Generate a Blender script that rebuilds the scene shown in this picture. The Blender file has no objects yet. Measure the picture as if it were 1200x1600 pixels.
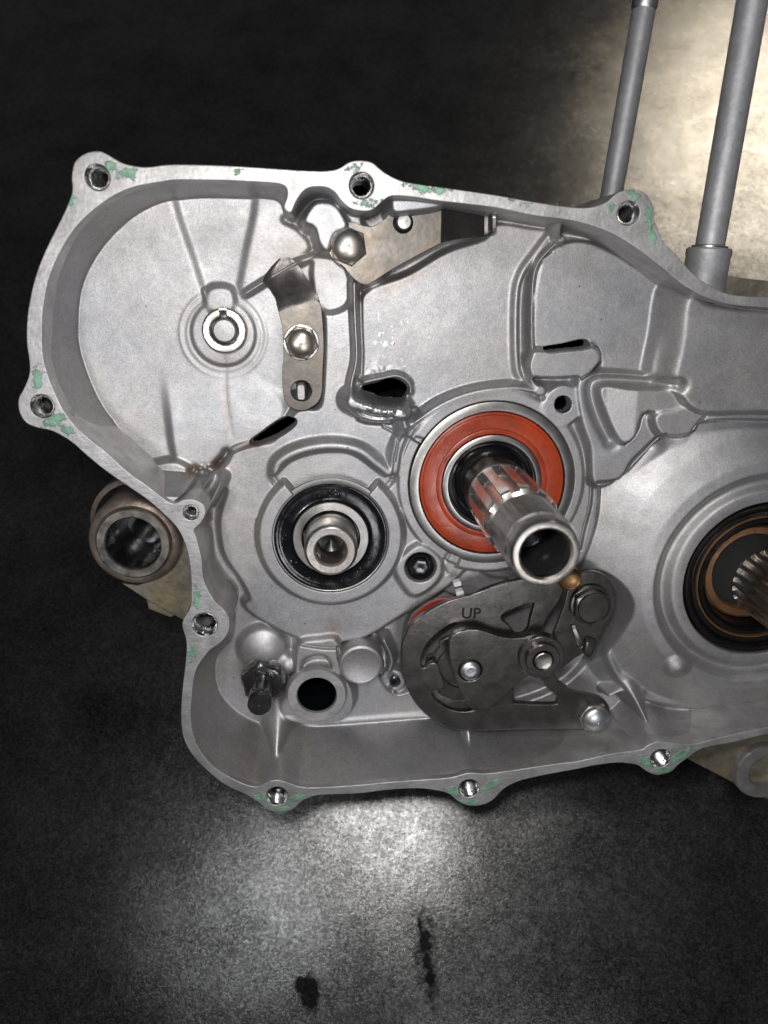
import bpy, bmesh, math, random
import numpy as np
from mathutils import Matrix, Vector

# ------------------------------------------------------------------ camera, world, lamps
S = 0.00025            # one working unit is a quarter of a millimetre
FPX = 1180.0           # focal length measured on the 1200x1600 frame
D = 1150.0             # lens height over the parting face of the casting
scene = bpy.context.scene
d = Vector((-80 / FPX, 364 / FPX, -1)).normalized()      # casting axis, seen by the camera
zc = -d
xc = (Vector((1, 0, 0)) - zc * zc.x).normalized()
yc = zc.cross(xc)
Rwc = Matrix((xc, yc, zc))                               # camera -> world rotation (rows are world axes in camera space)
Rn = np.array(Rwc)
CAM = np.array((0, 0, D))
cam = bpy.data.objects.new('camera', bpy.data.cameras.new('camera'))
scene.collection.objects.link(cam)
cam.matrix_world = Matrix.Translation(Vector((0, 0, D * S))) @ Rwc.to_4x4()
cam.data.sensor_fit = 'VERTICAL'
cam.data.sensor_height = 36
cam.data.sensor_width = 27
cam.data.lens = FPX / 1600 * 36
cam.data.clip_start = 0.005
cam.data.clip_end = 50
cam.data.dof.use_dof = True
cam.data.dof.focus_distance = 1270 * S
cam.data.dof.aperture_fstop = 9.0
scene.camera = cam
scene.view_settings.view_transform = 'Standard'
scene.view_settings.look = 'None'
scene.view_settings.exposure = 0.2
scene.view_settings.gamma = 1

world = bpy.data.worlds.new('World')
scene.world = world
world.use_nodes = True
world.node_tree.nodes['Background'].inputs[0].default_value = (0.93, 0.95, 1.0, 1)
world.node_tree.nodes['Background'].inputs[1].default_value = 0.065


def ray(px, py):
    v = Rn @ np.array(((px - 600) / FPX, -(py - 800) / FPX, -1.0))
    return v


def P(px, py, z):
    v = ray(px, py)
    t = (z - D) / v[2]
    return np.array((v[0] * t, v[1] * t))


def PP(pts, z):
    return np.array([P(a, b, z) for a, b in pts])


def P3(px, py, z):
    a = P(px, py, z)
    return np.array((a[0], a[1], z))


def rad(px, py, z, r):
    v = ray(px, py)
    t = (z - D) / v[2]
    return r * t / FPX


def zfor(base, py):
    """height at which the vertical line over base reaches image row py"""
    lo, hi = base[2], 700.0
    inv = Rn.T
    for _ in range(50):
        m = (lo + hi) / 2
        c = inv @ (np.array((base[0], base[1], m)) - CAM)
        y = 800 - FPX * c[1] / -c[2]
        if y < py: lo = m
        else: hi = m
    return lo


def lamp(name, kind, loc, power, size=None, target=(0, 0, 0), color=(1, 1, 1)):
    L = bpy.data.lights.new(name, kind)
    L.energy = power
    L.color = color
    if kind == 'AREA':
        L.shape = 'DISK'
        L.size = size
    o = bpy.data.objects.new(name, L)
    scene.collection.objects.link(o)
    o.location = Vector(loc) * S
    dirv = (Vector(target) - Vector(loc)).normalized()
    o.rotation_euler = dirv.to_track_quat('-Z', 'Y').to_euler()
    return o


# bench plane: the flash mirrors in it at pixel (560, 1330)
bn = -ray(625, 1330); bn /= np.linalg.norm(bn)
p0 = P3(560, 1250, -270)
BENCH_N, BENCH_P = bn, p0


def bench_hit(px, py):
    v = ray(px, py)
    t = ((BENCH_P - CAM) @ BENCH_N) / (v @ BENCH_N)
    return CAM + v * t


flash = lamp('flash_lamp', 'AREA', (-70, 150, D), 0.60, 0.03, (120, -300, -100), (1.0, 0.985, 0.96))
work = lamp('work_lamp', 'AREA', (-600, -230, D + 60), 0.19, 0.035, (60, -300, -100), (0.97, 0.98, 1.0))
# warm room lamp: mirrored by the bench in the upper right of the picture
h = bench_hit(1190, 230)
v = h - CAM; v /= np.linalg.norm(v)
rv = v - 2 * (v @ BENCH_N) * BENCH_N
wl = h + rv * 5200
warm = lamp('room_lamp', 'AREA', wl, 0.22, 0.5, h, (1.0, 0.88, 0.70))
warm.data.spread = math.radians(26)
# soft fill lamp, added over the lower right to brighten the lower casting
casting_fill = lamp('casting_fill_lamp', 'AREA', (420, -900, 1900), 0.42, 0.15, (200, -500, -100), (0.97, 0.97, 1.0))

side = lamp('wall_fill_lamp', 'AREA', (250, 1150, 1500), 0.50, 0.12, (120, -800, -60), (1.0, 0.975, 0.95))  # added fill light, no lamp of the workshop; brightens the lower inner wall

# ------------------------------------------------------------------ object helpers
COL = scene.collection


def thing(name, label, cat, loc=(0, 0, 0), group=None):
    o = bpy.data.objects.new(name, None)
    o.empty_display_size = 0.005
    COL.objects.link(o)
    o.location = Vector([float(c) for c in loc]) * S
    o['label'] = label
    o['category'] = cat
    if group: o['group'] = group
    return o


def org(parent):
    o = np.zeros(3)
    while parent is not None:
        o += np.array(parent.location) / S
        parent = parent.parent
    return o


def link(name, me, mat, parent=None, label=None, cat=None, group=None, kind=None):
    o = bpy.data.objects.new(name, me)
    COL.objects.link(o)
    if parent is not None: o.parent = parent
    if mat is not None:
        me.materials.clear()
        me.materials.append(mat)
    if label: o['label'] = label
    if cat: o['category'] = cat
    if group: o['group'] = group
    if kind: o['kind'] = kind
    return o


def mesh_np(name, co, faces, smooth=True, angle=None, origin=(0, 0, 0)):
    """co Nx3 in units, faces list or array of index tuples"""
    me = bpy.data.meshes.new(name)
    co = (np.asarray(co, float) - np.asarray(origin, float)) * S
    if isinstance(faces, np.ndarray):
        n = len(faces); k = faces.shape[1]
        me.vertices.add(len(co)); me.vertices.foreach_set('co', co.astype(np.float32).ravel())
        me.loops.add(n * k); me.loops.foreach_set('vertex_index', faces.astype(np.int32).ravel())
        me.polygons.add(n)
        me.polygons.foreach_set('loop_start', np.arange(0, n * k, k, dtype=np.int32))
        me.update(calc_edges=True)
    else:
        me.from_pydata([tuple(c) for c in co], [], [tuple(int(i) for i in f) for f in faces])
        me.update()
    me.validate()
    me.polygons.foreach_set('use_smooth', np.ones(len(me.polygons), bool) if smooth else np.zeros(len(me.polygons), bool))
    if angle: me.set_sharp_from_angle(angle=math.radians(angle))
    return me


def frame(axis):
    a = np.asarray(axis, float); a = a / np.linalg.norm(a)
    u = np.cross(a, (0, 1, 0)) if abs(a[1]) < 0.9 else np.cross(a, (1, 0, 0))
    u /= np.linalg.norm(u)
    return np.stack((u, np.cross(a, u), a), axis=1)      # columns


def radial(name, rings, n, center, mat, parent=None, axis=(0, 0, 1), cap0=False, cap1=False, angle=35, rot=0, **kw):
    """rings: (r or fn(theta)->r, z); lofted round an axis through center"""
    th = np.linspace(0, 2 * np.pi, n, endpoint=False) + rot
    co = []
    for r, z in rings:
        rr = r(th - rot) if callable(r) else np.full(n, float(r))
        co.append(np.stack((rr * np.cos(th), rr * np.sin(th), np.full(n, float(z))), 1))
    co = np.concatenate(co)
    co = co @ frame(axis).T if tuple(axis) != (0, 0, 1) else co
    co = co + np.asarray(center, float)
    faces = []
    for i in range(len(rings) - 1):
        for j in range(n):
            a = i * n + j; b = i * n + (j + 1) % n
            faces.append((a, b, b + n, a + n))
    if cap0: faces.append(tuple(range(n))[::-1])
    if cap1: faces.append(tuple(range((len(rings) - 1) * n, len(rings) * n)))
    me = mesh_np(name, co, faces, True, angle, org(parent))
    return link(name, me, mat, parent, **kw)


def hexf(r, k=0.0):
    def f(th):
        t = (th + np.pi / 6) % (np.pi / 3) - np.pi / 6
        return r * math.cos(math.pi / 6) / np.cos(t) * (1 - k * (np.abs(t) / (np.pi / 6)) ** 4)
    return f


def catmull(pts, per=6, closed=True):
    pts = np.asarray(pts, float)
    n = len(pts)
    out = []
    rng = range(n) if closed else range(n - 1)
    for i in rng:
        if closed:
            a, b, c, e = pts[(i - 1) % n], pts[i], pts[(i + 1) % n], pts[(i + 2) % n]
        else:
            a, b, c, e = pts[max(i - 1, 0)], pts[i], pts[i + 1], pts[min(i + 2, n - 1)]
        for t in np.linspace(0, 1, per, endpoint=False):
            out.append(0.5 * ((2 * b) + (-a + c) * t + (2 * a - 5 * b + 4 * c - e) * t * t + (-a + 3 * b - 3 * c + e) * t ** 3))
    if not closed: out.append(pts[-1])
    return np.array(out)


def circ(cx, cy, r, n=40):
    t = np.linspace(0, 2 * np.pi, n, endpoint=False)
    return np.stack((cx + r * np.cos(t), cy + r * np.sin(t)), 1)


def plate(name, loops, z1, thick, bev, mat, parent=None, bend=None, res=2, angle=30, **kw):
    """flat plate with holes: loops in world units, outer first; top face at z1"""
    cu = bpy.data.curves.new(name, 'CURVE')
    cu.dimensions = '2D'; cu.fill_mode = 'BOTH'
    for lp in loops:
        sp = cu.splines.new('POLY')
        sp.points.add(len(lp) - 1)
        sp.points.foreach_set('co', np.column_stack((lp, np.zeros(len(lp)), np.ones(len(lp)))).astype(np.float32).ravel())
        sp.use_cyclic_u = True
    cu.extrude = max(thick / 2 - bev, 0.01)
    cu.bevel_depth = bev; cu.bevel_resolution = res; cu.offset = -bev
    o = bpy.data.objects.new(name, cu)
    COL.objects.link(o)
    dg = bpy.context.evaluated_depsgraph_get()
    me = bpy.data.meshes.new_from_object(o.evaluated_get(dg))
    bpy.data.objects.remove(o); bpy.data.curves.remove(cu)
    n = len(me.vertices)
    co = np.empty(n * 3, np.float32); me.vertices.foreach_get('co', co)
    co = co.reshape(-1, 3).astype(float)
    co[:, 2] += z1 - thick / 2
    if bend is not None: co = bend(co)
    co = (co - org(parent)) * S
    me.vertices.foreach_set('co', co.astype(np.float32).ravel())
    bm = bmesh.new(); bm.from_mesh(me)
    bmesh.ops.remove_doubles(bm, verts=bm.verts, dist=0.02 * S)
    bmesh.ops.recalc_face_normals(bm, faces=bm.faces)
    bm.to_mesh(me); bm.free()
    me.polygons.foreach_set('use_smooth', np.ones(len(me.polygons), bool))
    me.set_sharp_from_angle(angle=math.radians(angle))
    me.name = name
    ob_ = link(name, me, mat, parent, **kw)
    wn = ob_.modifiers.new('weighted_normals', 'WEIGHTED_NORMAL')
    wn.mode = 'FACE_AREA'; wn.weight = 100; wn.keep_sharp = True
    return ob_


def lettering(name, text, size, center, rotz, z, mat, parent, thick=0.8, bold=0.0, flip=False):
    cu = bpy.data.curves.new(name, 'FONT')
    cu.body = text; cu.size = size; cu.extrude = thick / 2; cu.align_x = 'CENTER'; cu.align_y = 'CENTER'
    cu.offset = bold; cu.resolution_u = 3
    o = bpy.data.objects.new(name, cu); COL.objects.link(o)
    dg = bpy.context.evaluated_depsgraph_get()
    me = bpy.data.meshes.new_from_object(o.evaluated_get(dg))
    bpy.data.objects.remove(o)
    M = Matrix.Translation(Vector((center[0], center[1], z))) @ Matrix.Rotation(rotz, 4, 'Z')
    me.transform(M)
    og = org(parent)
    me.transform(Matrix.Scale(S, 4) @ Matrix.Translation(Vector((-og[0], -og[1], -og[2]))))
    return link(name, me, mat, parent)


# ------------------------------------------------------------------ materials
def nodes(name):
    m = bpy.data.materials.new(name); m.use_nodes = True
    nt = m.node_tree
    return m, nt, nt.nodes['Principled BSDF']


def N(nt, t, **kw):
    n = nt.nodes.new(t)
    for k, v in kw.items():
        if isinstance(k, str) and hasattr(n, k): setattr(n, k, v)
    return n


def pos(nt):
    return N(nt, 'ShaderNodeNewGeometry').outputs['Position']


def noise(nt, scale, detail=3, rough=0.5, vec=None, dist=0.0):
    """scale: features per 100 working units"""
    n = N(nt, 'ShaderNodeTexNoise')
    n.inputs['Scale'].default_value = scale / (100 * S)
    n.inputs['Detail'].default_value = detail
    n.inputs['Roughness'].default_value = rough
    n.inputs['Distortion'].default_value = dist
    nt.links.new(vec if vec else pos(nt), n.inputs['Vector'])
    return n.outputs['Fac']


def mul(nt, vec, v):
    n = N(nt, 'ShaderNodeVectorMath', operation='MULTIPLY')
    nt.links.new(vec, n.inputs[0]); n.inputs[1].default_value = v
    return n.outputs[0]


def ramp(nt, fac, stops):
    r = N(nt, 'ShaderNodeValToRGB')
    el = r.color_ramp.elements
    while len(el) < len(stops): el.new(0.5)
    for e, (p, c) in zip(el, stops):
        e.position = p
        e.color = (c, c, c, 1) if not isinstance(c, tuple) else (*c, 1)
    nt.links.new(fac, r.inputs[0])
    return r.outputs[0]


def mix(nt, a, b, fac, mode='MIX'):
    n = N(nt, 'ShaderNodeMix', data_type='RGBA', blend_type=mode)
    for s, v in ((n.inputs[6], a), (n.inputs[7], b), (n.inputs[0], fac)):
        if hasattr(v, 'links'): nt.links.new(v, s)
        else: s.default_value = (*v, 1) if isinstance(v, tuple) else v
    return n.outputs[2]


def math2(nt, op, a, b=0.0, c=None):
    n = N(nt, 'ShaderNodeMath', operation=op)
    for i, v in enumerate((a, b) if c is None else (a, b, c)):
        if hasattr(v, 'links'): nt.links.new(v, n.inputs[i])
        else: n.inputs[i].default_value = v
    return n.outputs[0]


def bump(nt, bsdf, fac, dist, strength=1.0, prev=None):
    b = N(nt, 'ShaderNodeBump')
    b.inputs['Strength'].default_value = strength
    b.inputs['Distance'].default_value = dist * S
    nt.links.new(fac, b.inputs['Height'])
    if prev: nt.links.new(prev, b.inputs['Normal'])
    nt.links.new(b.outputs[0], bsdf.inputs['Normal'])
    return b.outputs[0]


def attr(nt, name):
    a = N(nt, 'ShaderNodeAttribute', attribute_name=name)
    return a.outputs['Fac']


def metal(name, col, rough, metallic=1.0, grain=0.5, grain_scale=12, var=0.25, tint=None, coat=0.0, aniso=0.0, rvar=0.12, blotch=1.5):
    m, nt, b = nodes(name)
    n1 = noise(nt, blotch, 5, 0.6)
    lo = tuple(c * (1 - var) for c in col)
    hi = tuple(min(1, c * (1 + var * 0.6)) for c in col)
    c = ramp(nt, n1, [(0.3, lo), (0.7, hi)])
    c = mix(nt, c, ramp(nt, noise(nt, 11, 5, 0.7), [(0.3, 0.80), (0.7, 1.12)]), 0.8, 'MULTIPLY')
    if tint:
        n2 = noise(nt, 1.1, 3)
        c = mix(nt, c, tint, math2(nt, 'MULTIPLY', ramp(nt, n2, [(0.5, 0.0), (0.72, 1.0)]), 0.7))
    nt.links.new(c, b.inputs['Base Color'])
    b.inputs['Metallic'].default_value = metallic
    n3 = noise(nt, 4, 4)
    nt.links.new(ramp(nt, n3, [(0.3, max(rough - rvar, 0.03)), (0.7, min(rough + rvar, 1))]), b.inputs['Roughness'])
    if grain: bump(nt, b, noise(nt, grain_scale, 3), grain)
    if coat:
        b.inputs['Coat Weight'].default_value = coat
        b.inputs['Coat Roughness'].default_value = 0.08
    if aniso: b.inputs['Anisotropic'].default_value = aniso
    return m


def cast_material():
    m, nt, b = nodes('cast_aluminium')
    big = noise(nt, 0.45, 5, 0.62, dist=0.8)
    mid = noise(nt, 4.5, 7, 0.75, dist=1.2)
    c = ramp(nt, big, [(0.25, (0.37, 0.37, 0.38)), (0.5, (0.425, 0.42, 0.425)), (0.75, (0.49, 0.475, 0.47))])
    c2 = mix(nt, c, ramp(nt, mid, [(0.3, (0.70, 0.70, 0.71)), (0.7, (1.10, 1.08, 1.06))]), 0.55, 'MULTIPLY')
    hue = noise(nt, 0.8, 4, 0.6)
    c3 = mix(nt, c2, ramp(nt, hue, [(0.3, (0.95, 0.99, 1.03)), (0.55, (1.0, 0.985, 0.99)), (0.75, (1.06, 1.0, 0.92))]), 0.6, 'MULTIPLY')
    fine = noise(nt, 38, 3, 0.7)
    c3 = mix(nt, c3, ramp(nt, fine, [(0.3, 0.76), (0.7, 1.18)]), 0.9, 'MULTIPLY')
    # dark pits
    vo = N(nt, 'ShaderNodeTexVoronoi'); vo.inputs['Scale'].default_value = 5 / (100 * S)
    nt.links.new(pos(nt), vo.inputs['Vector'])
    sep = N(nt, 'ShaderNodeSeparateColor'); nt.links.new(vo.outputs['Color'], sep.inputs[0])
    pit = math2(nt, 'MULTIPLY', math2(nt, 'LESS_THAN', vo.outputs['Distance'], 0.085), math2(nt, 'GREATER_THAN', sep.outputs[0], 0.90))
    c4 = mix(nt, c3, (0.13, 0.12, 0.12), math2(nt, 'MULTIPLY', pit, 0.75))
    # brown oil stains and shiny scars carried by the casting
    st = math2(nt, 'MULTIPLY', attr(nt, 'stain'), ramp(nt, noise(nt, 5, 5, 0.65), [(0.3, 0.35), (0.65, 1.0)]))
    c5 = mix(nt, c4, (0.20, 0.115, 0.05), st)
    # dark pencil-thin scratches on the left half of the middle panel
    sc = attr(nt, 'scar')
    w = N(nt, 'ShaderNodeTexNoise'); w.inputs['Scale'].default_value = 2.2 / (100 * S); w.inputs['Detail'].default_value = 3
    nt.links.new(mul(nt, pos(nt), (7.0, 4.2, 3.0)), w.inputs['Vector'])
    scr = math2(nt, 'MULTIPLY', ramp(nt, w.outputs['Fac'], [(0.62, 0.0), (0.66, 1.0)]), sc)
    c6 = mix(nt, c5, (0.83, 0.83, 0.84), scr)
    nt.links.new(c6, b.inputs['Base Color'])
    b.inputs['Metallic'].default_value = 0.88
    r1 = ramp(nt, noise(nt, 1.2, 5, 0.65), [(0.3, 0.46), (0.7, 0.60)])
    rr = mix(nt, r1, (0.33, 0.33, 0.33), attr(nt, 'polish'))
    nt.links.new(rr, b.inputs['Roughness'])
    g1 = noise(nt, 45, 2, 0.6)
    n1 = bump(nt, b, g1, 0.30)
    n2 = bump(nt, b, noise(nt, 2.2, 4, 0.55), 0.35, 0.8, n1)
    bump(nt, b, math2(nt, 'SUBTRACT', 1.0, pit), 1.0, 0.6, n2)
    return m


def flange_material():
    m, nt, b = nodes('machined_flange')
    c = ramp(nt, noise(nt, 1.5, 6, 0.7, dist=0.6), [(0.28, (0.33, 0.32, 0.32)), (0.5, (0.44, 0.43, 0.43)), (0.72, (0.56, 0.55, 0.55))])
    streak = N(nt, 'ShaderNodeTexNoise'); streak.inputs['Scale'].default_value = 5 / (100 * S); streak.inputs['Detail'].default_value = 4
    nt.links.new(mul(nt, pos(nt), (1.0, 5.0, 1.0)), streak.inputs['Vector'])
    c = mix(nt, c, ramp(nt, streak.outputs['Fac'], [(0.35, 0.80), (0.65, 1.08)]), 0.35, 'MULTIPLY')
    ge = noise(nt, 9, 4, 0.65)
    green = None
    for (x, y, a, q, rx, ry) in GREEN:
        w = P(x, y, 0)
        mp = N(nt, 'ShaderNodeMapping', vector_type='TEXTURE')
        mp.inputs['Location'].default_value = (w[0] * S, w[1] * S, 0)
        mp.inputs['Rotation'].default_value = (0, 0, math.radians(a))
        mp.inputs['Scale'].default_value = (rx * S, ry * S, 100)
        nt.links.new(pos(nt), mp.inputs['Vector'])
        ln = N(nt, 'ShaderNodeVectorMath', operation='LENGTH'); nt.links.new(mp.outputs[0], ln.inputs[0])
        g = math2(nt, 'SUBTRACT', 1.0, ln.outputs['Value'])
        g = math2(nt, 'MULTIPLY', g, q)
        green = g if green is None else math2(nt, 'MAXIMUM', green, g)
    gm = math2(nt, 'ADD', green, math2(nt, 'MULTIPLY', math2(nt, 'SUBTRACT', ge, 0.50), 3.6))
    gm = ramp(nt, gm, [(0.12, 0.0), (0.42, 0.75)])
    gcol = ramp(nt, noise(nt, 6, 3), [(0.35, (0.04, 0.19, 0.09)), (0.65, (0.14, 0.38, 0.23))])
    c = mix(nt, c, gcol, gm)
    nt.links.new(c, b.inputs['Base Color'])
    nt.links.new(math2(nt, 'SUBTRACT', 0.82, math2(nt, 'MULTIPLY', gm, 0.7)), b.inputs['Metallic'])
    nt.links.new(ramp(nt, noise(nt, 3, 5, 0.6), [(0.3, 0.42), (0.7, 0.60)]), b.inputs['Roughness'])
    n1 = bump(nt, b, streak.outputs['Fac'], 0.2)
    n2 = bump(nt, b, noise(nt, 14, 3), 0.5, 1.0, n1)
    bump(nt, b, math2(nt, 'MULTIPLY', gm, noise(nt, 10, 3)), 2.2, 1.0, n2)
    return m


def bench_material():
    m, nt, b = nodes('bench_coating')
    sp = noise(nt, 24, 3, 0.7)
    vor = N(nt, 'ShaderNodeTexVoronoi'); vor.inputs['Scale'].default_value = 21 / (100 * S)
    nt.links.new(pos(nt), vor.inputs['Vector'])
    vsep = N(nt, 'ShaderNodeSeparateColor'); nt.links.new(vor.outputs['Color'], vsep.inputs[0])
    cell = vsep.outputs[0]
    sp2 = noise(nt, 4.5, 5, 0.7)
    clump = noise(nt, 0.55, 5, 0.65)
    c = ramp(nt, sp, [(0.35, (0.0015, 0.0013, 0.0013)), (0.62, (0.008, 0.007, 0.0075))])
    # upper right: lamp glow on the coating, painted as a pale mottled colour
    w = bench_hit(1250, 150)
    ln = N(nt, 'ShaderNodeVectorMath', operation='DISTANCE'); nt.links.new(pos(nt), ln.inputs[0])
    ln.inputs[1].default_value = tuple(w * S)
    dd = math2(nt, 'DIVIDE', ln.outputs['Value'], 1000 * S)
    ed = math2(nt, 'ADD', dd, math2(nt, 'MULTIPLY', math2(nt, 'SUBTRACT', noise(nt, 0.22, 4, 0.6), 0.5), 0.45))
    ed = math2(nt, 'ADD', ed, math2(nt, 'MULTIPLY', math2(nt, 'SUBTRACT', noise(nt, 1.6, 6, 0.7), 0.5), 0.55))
    glow_mask = ramp(nt, ed, [(0.42, 1.0), (0.80, 0.0)])
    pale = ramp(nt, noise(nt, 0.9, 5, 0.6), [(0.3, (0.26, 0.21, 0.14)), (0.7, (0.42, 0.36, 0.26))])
    c = mix(nt, c, pale, glow_mask)
    nt.links.new(c, b.inputs['Base Color'])
    # oil blots: smooth, no sparkle
    blot = None
    for (x, y, rx, ry, a) in [(483, 1552, 15, 24, 25), (474, 1540, 12, 12, 0), (665, 1480, 20, 62, 4), (672, 1530, 12, 55, -6), (1000, 1640, 60, 40, 0)]:
        q = bench_hit(x, y)
        k = abs(np.linalg.norm(q - CAM)) / FPX
        mp = N(nt, 'ShaderNodeVectorMath', operation='SUBTRACT'); nt.links.new(pos(nt), mp.inputs[0]); mp.inputs[1].default_value = tuple(q * S)
        dv = N(nt, 'ShaderNodeVectorMath', operation='DIVIDE'); nt.links.new(mp.outputs[0], dv.inputs[0]); dv.inputs[1].default_value = (rx * k * S, ry * k * S, ry * k * S)
        l2 = N(nt, 'ShaderNodeVectorMath', operation='LENGTH'); nt.links.new(dv.outputs[0], l2.inputs[0])
        wt = 1.0 if rx < 16 and ry < 40 else 0.55
        g = math2(nt, 'MULTIPLY', math2(nt, 'SUBTRACT', 1.25, l2.outputs['Value']), wt)
        blot = g if blot is None else math2(nt, 'MAXIMUM', blot, g)
    blot = math2(nt, 'ADD', blot, math2(nt, 'MULTIPLY', math2(nt, 'SUBTRACT', noise(nt, 5, 4, 0.6), 0.5), 1.2))
    blot = ramp(nt, blot, [(0.22, 0.0), (0.52, 0.93)])
    spec = ramp(nt, math2(nt, 'ADD', math2(nt, 'MULTIPLY', sp, 0.7), math2(nt, 'MULTIPLY', clump, 0.5)), [(0.38, 0.05), (0.72, 1.55)])
    spec = mix(nt, spec, ramp(nt, cell, [(0.2, 0.70), (0.95, 1.35)]), 1.0, 'MULTIPLY')
    spec = mix(nt, spec, (0.0, 0.0, 0.0), blot)
    nt.links.new(spec, b.inputs['Specular IOR Level'])
    nt.links.new(ramp(nt, sp2, [(0.3, 0.22), (0.7, 0.30)]), b.inputs['Roughness'])
    n1 = bump(nt, b, sp, 0.38, 0.9)
    bump(nt, b, sp2, 0.25, 0.5, n1)
    return m


# paint remains on the parting face: px x, px y, angle, strength, rx, ry
GREEN = [(200, 270, 15, 1.0, 17, 9), (172, 262, 40, .7, 10, 7), (60, 590, 70, 1.0, 20, 8), (85, 657, 20, 1.0, 20, 9), (105, 672, -30, 1.0, 16, 7),
         (372, 268, 0, .8, 7, 5), (660, 293, -8, 1.0, 24, 6), (575, 318, 0, .5, 16, 6), (553, 262, 30, .6, 14, 5), (690, 297, 0, .6, 12, 5), (796, 312, 0, .6, 10, 4),
         (1014, 345, -75, 1.1, 26, 6), (990, 305, -30, 1.0, 14, 6), (1020, 370, -60, 1.0, 14, 6), (955, 325, 20, .6, 10, 7), (820, 318, 0, .5, 9, 4),
         (307, 935, 90, .9, 22, 7), (300, 1020, 80, 1.0, 18, 7), (462, 1248, 20, 1.4, 22, 10), (410, 1246, -20, 1.2, 17, 10), (440, 1264, 0, 1.0, 20, 6),
         (766, 1228, 30, 1.4, 24, 9), (710, 1237, -30, 1.4, 20, 11), (735, 1254, 0, 1.0, 24, 6), (1062, 1181, 30, 1.6, 26, 10), (1008, 1190, -40, 1.5, 18, 10), (1035, 1204, 5, 1.3, 24, 7),
         (110, 315, 60, .5, 12, 6)]

M_CAST = cast_material()
M_FLANGE = flange_material()
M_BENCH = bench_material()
M_STEEL = metal('worn_steel', (0.47, 0.445, 0.42), 0.36, var=0.16, grain=0.3, tint=(0.38, 0.32, 0.25))
M_RACE = metal('bearing_race_steel', (0.35, 0.34, 0.33), 0.36, var=0.08, grain=0.12, rvar=0.04)
M_BRIGHT = metal('bright_steel', (0.64, 0.62, 0.60), 0.38, var=0.12, grain=0.2, rvar=0.06)
M_SHAFT = metal('ground_shaft_steel', (0.66, 0.63, 0.60), 0.20, var=0.06, grain=0.06, rvar=0.05)
M_PLATE = metal('stained_plate_steel', (0.145, 0.132, 0.12), 0.44, var=0.20, rvar=0.06, grain=0.25, grain_scale=12, tint=(0.19, 0.145, 0.095))
M_DARKPLATE = metal('dark_oiled_steel', (0.145, 0.133, 0.128), 0.28, var=0.12, grain=0.15, grain_scale=12, metallic=0.9, coat=0.10, rvar=0.05)
M_DARK = metal('black_oiled_steel', (0.07, 0.068, 0.07), 0.24, var=0.3, grain=0.3, coat=0.5, metallic=0.8)
M_DOME = metal('zinc_dome', (0.66, 0.66, 0.67), 0.38, var=0.10, grain=0.15, rvar=0.05)
M_AMBER = metal('amber_tinted_dome', (0.60, 0.54, 0.46), 0.34, var=0.10, grain=0.15, rvar=0.05, tint=(0.62, 0.40, 0.18))
M_PIN = metal('dull_pin_steel', (0.40, 0.39, 0.38), 0.5, var=0.2, grain=0.3)
M_AMBER0 = metal('faintly_tinted_dome', (0.60, 0.59, 0.58), 0.36, var=0.08, grain=0.1, rvar=0.05, tint=(0.60, 0.47, 0.30))
M_STUD = metal('grey_stud_steel', (0.36, 0.36, 0.375), 0.55, var=0.12, grain=0.5, grain_scale=16, metallic=0.6, rvar=.05)
M_LUG = metal('grey_brown_eyelet', (0.36, 0.34, 0.33), 0.45, var=0.3, grain=0.8, grain_scale=8, metallic=0.7)
M_RUST = metal('brown_stained_boss', (0.33, 0.27, 0.23), 0.42, var=0.5, grain=1.2, grain_scale=7, metallic=0.6, tint=(0.12, 0.07, 0.045))
M_TAN = metal('dirty_tan_casting', (0.21, 0.19, 0.15), 0.5, var=0.5, grain=2.0, grain_scale=6, metallic=0.35, blotch=2.8, tint=(0.34, 0.25, 0.11))
M_BRONZE = metal('bronze_bush', (0.30, 0.16, 0.08), 0.36, var=0.25, grain=0.4, metallic=0.75)
M_BRASS = metal('brass_pin', (0.36, 0.20, 0.09), 0.38, var=0.3, grain=0.3)
M_TANK = metal('threaded_bore', (0.50, 0.50, 0.50), 0.25, var=0.3, grain=0.5)


def rubber(name, col, rough, coat=0.0, grain=0.4):
    m, nt, b = nodes(name)
    c = ramp(nt, noise(nt, 2, 5, 0.6), [(0.3, tuple(x * 0.75 for x in col)), (0.7, tuple(x * 1.2 for x in col))])
    nt.links.new(c, b.inputs['Base Color'])
    nt.links.new(ramp(nt, noise(nt, 5, 4), [(0.3, rough - 0.08), (0.7, rough + 0.1)]), b.inputs['Roughness'])
    b.inputs['Coat Weight'].default_value = coat
    b.inputs['Coat Roughness'].default_value = 0.1
    bump(nt, b, noise(nt, 10, 3), grain)
    return m


M_ORANGE = rubber('orange_seal_rubber', (0.32, 0.040, 0.012), 0.30)
M_ORANGE_INK = rubber('orange_seal_lettering', (0.30, 0.04, 0.015), 0.30)
M_BLACK = rubber('black_seal_rubber', (0.004, 0.004, 0.005), 0.17, 0.0, 0.25)
M_OIL = rubber('oily_seal', (0.006, 0.005, 0.005), 0.17, 0.0, 0.2)
M_REDSEAL = rubber('red_seal_rubber', (0.26, 0.028, 0.014), 0.3, 0.2)
M_VOID = rubber('cavity_shade', (0.004, 0.005, 0.007), 0.18, 0, .1)  # near-black colour painted in for the shade inside holes and bores
M_ENGRAVE = rubber('engraved_mark', (0.004, 0.004, 0.004), 0.7)
M_PALE = rubber('pale_tooth', (0.62, 0.62, 0.60), 0.4)

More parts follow.
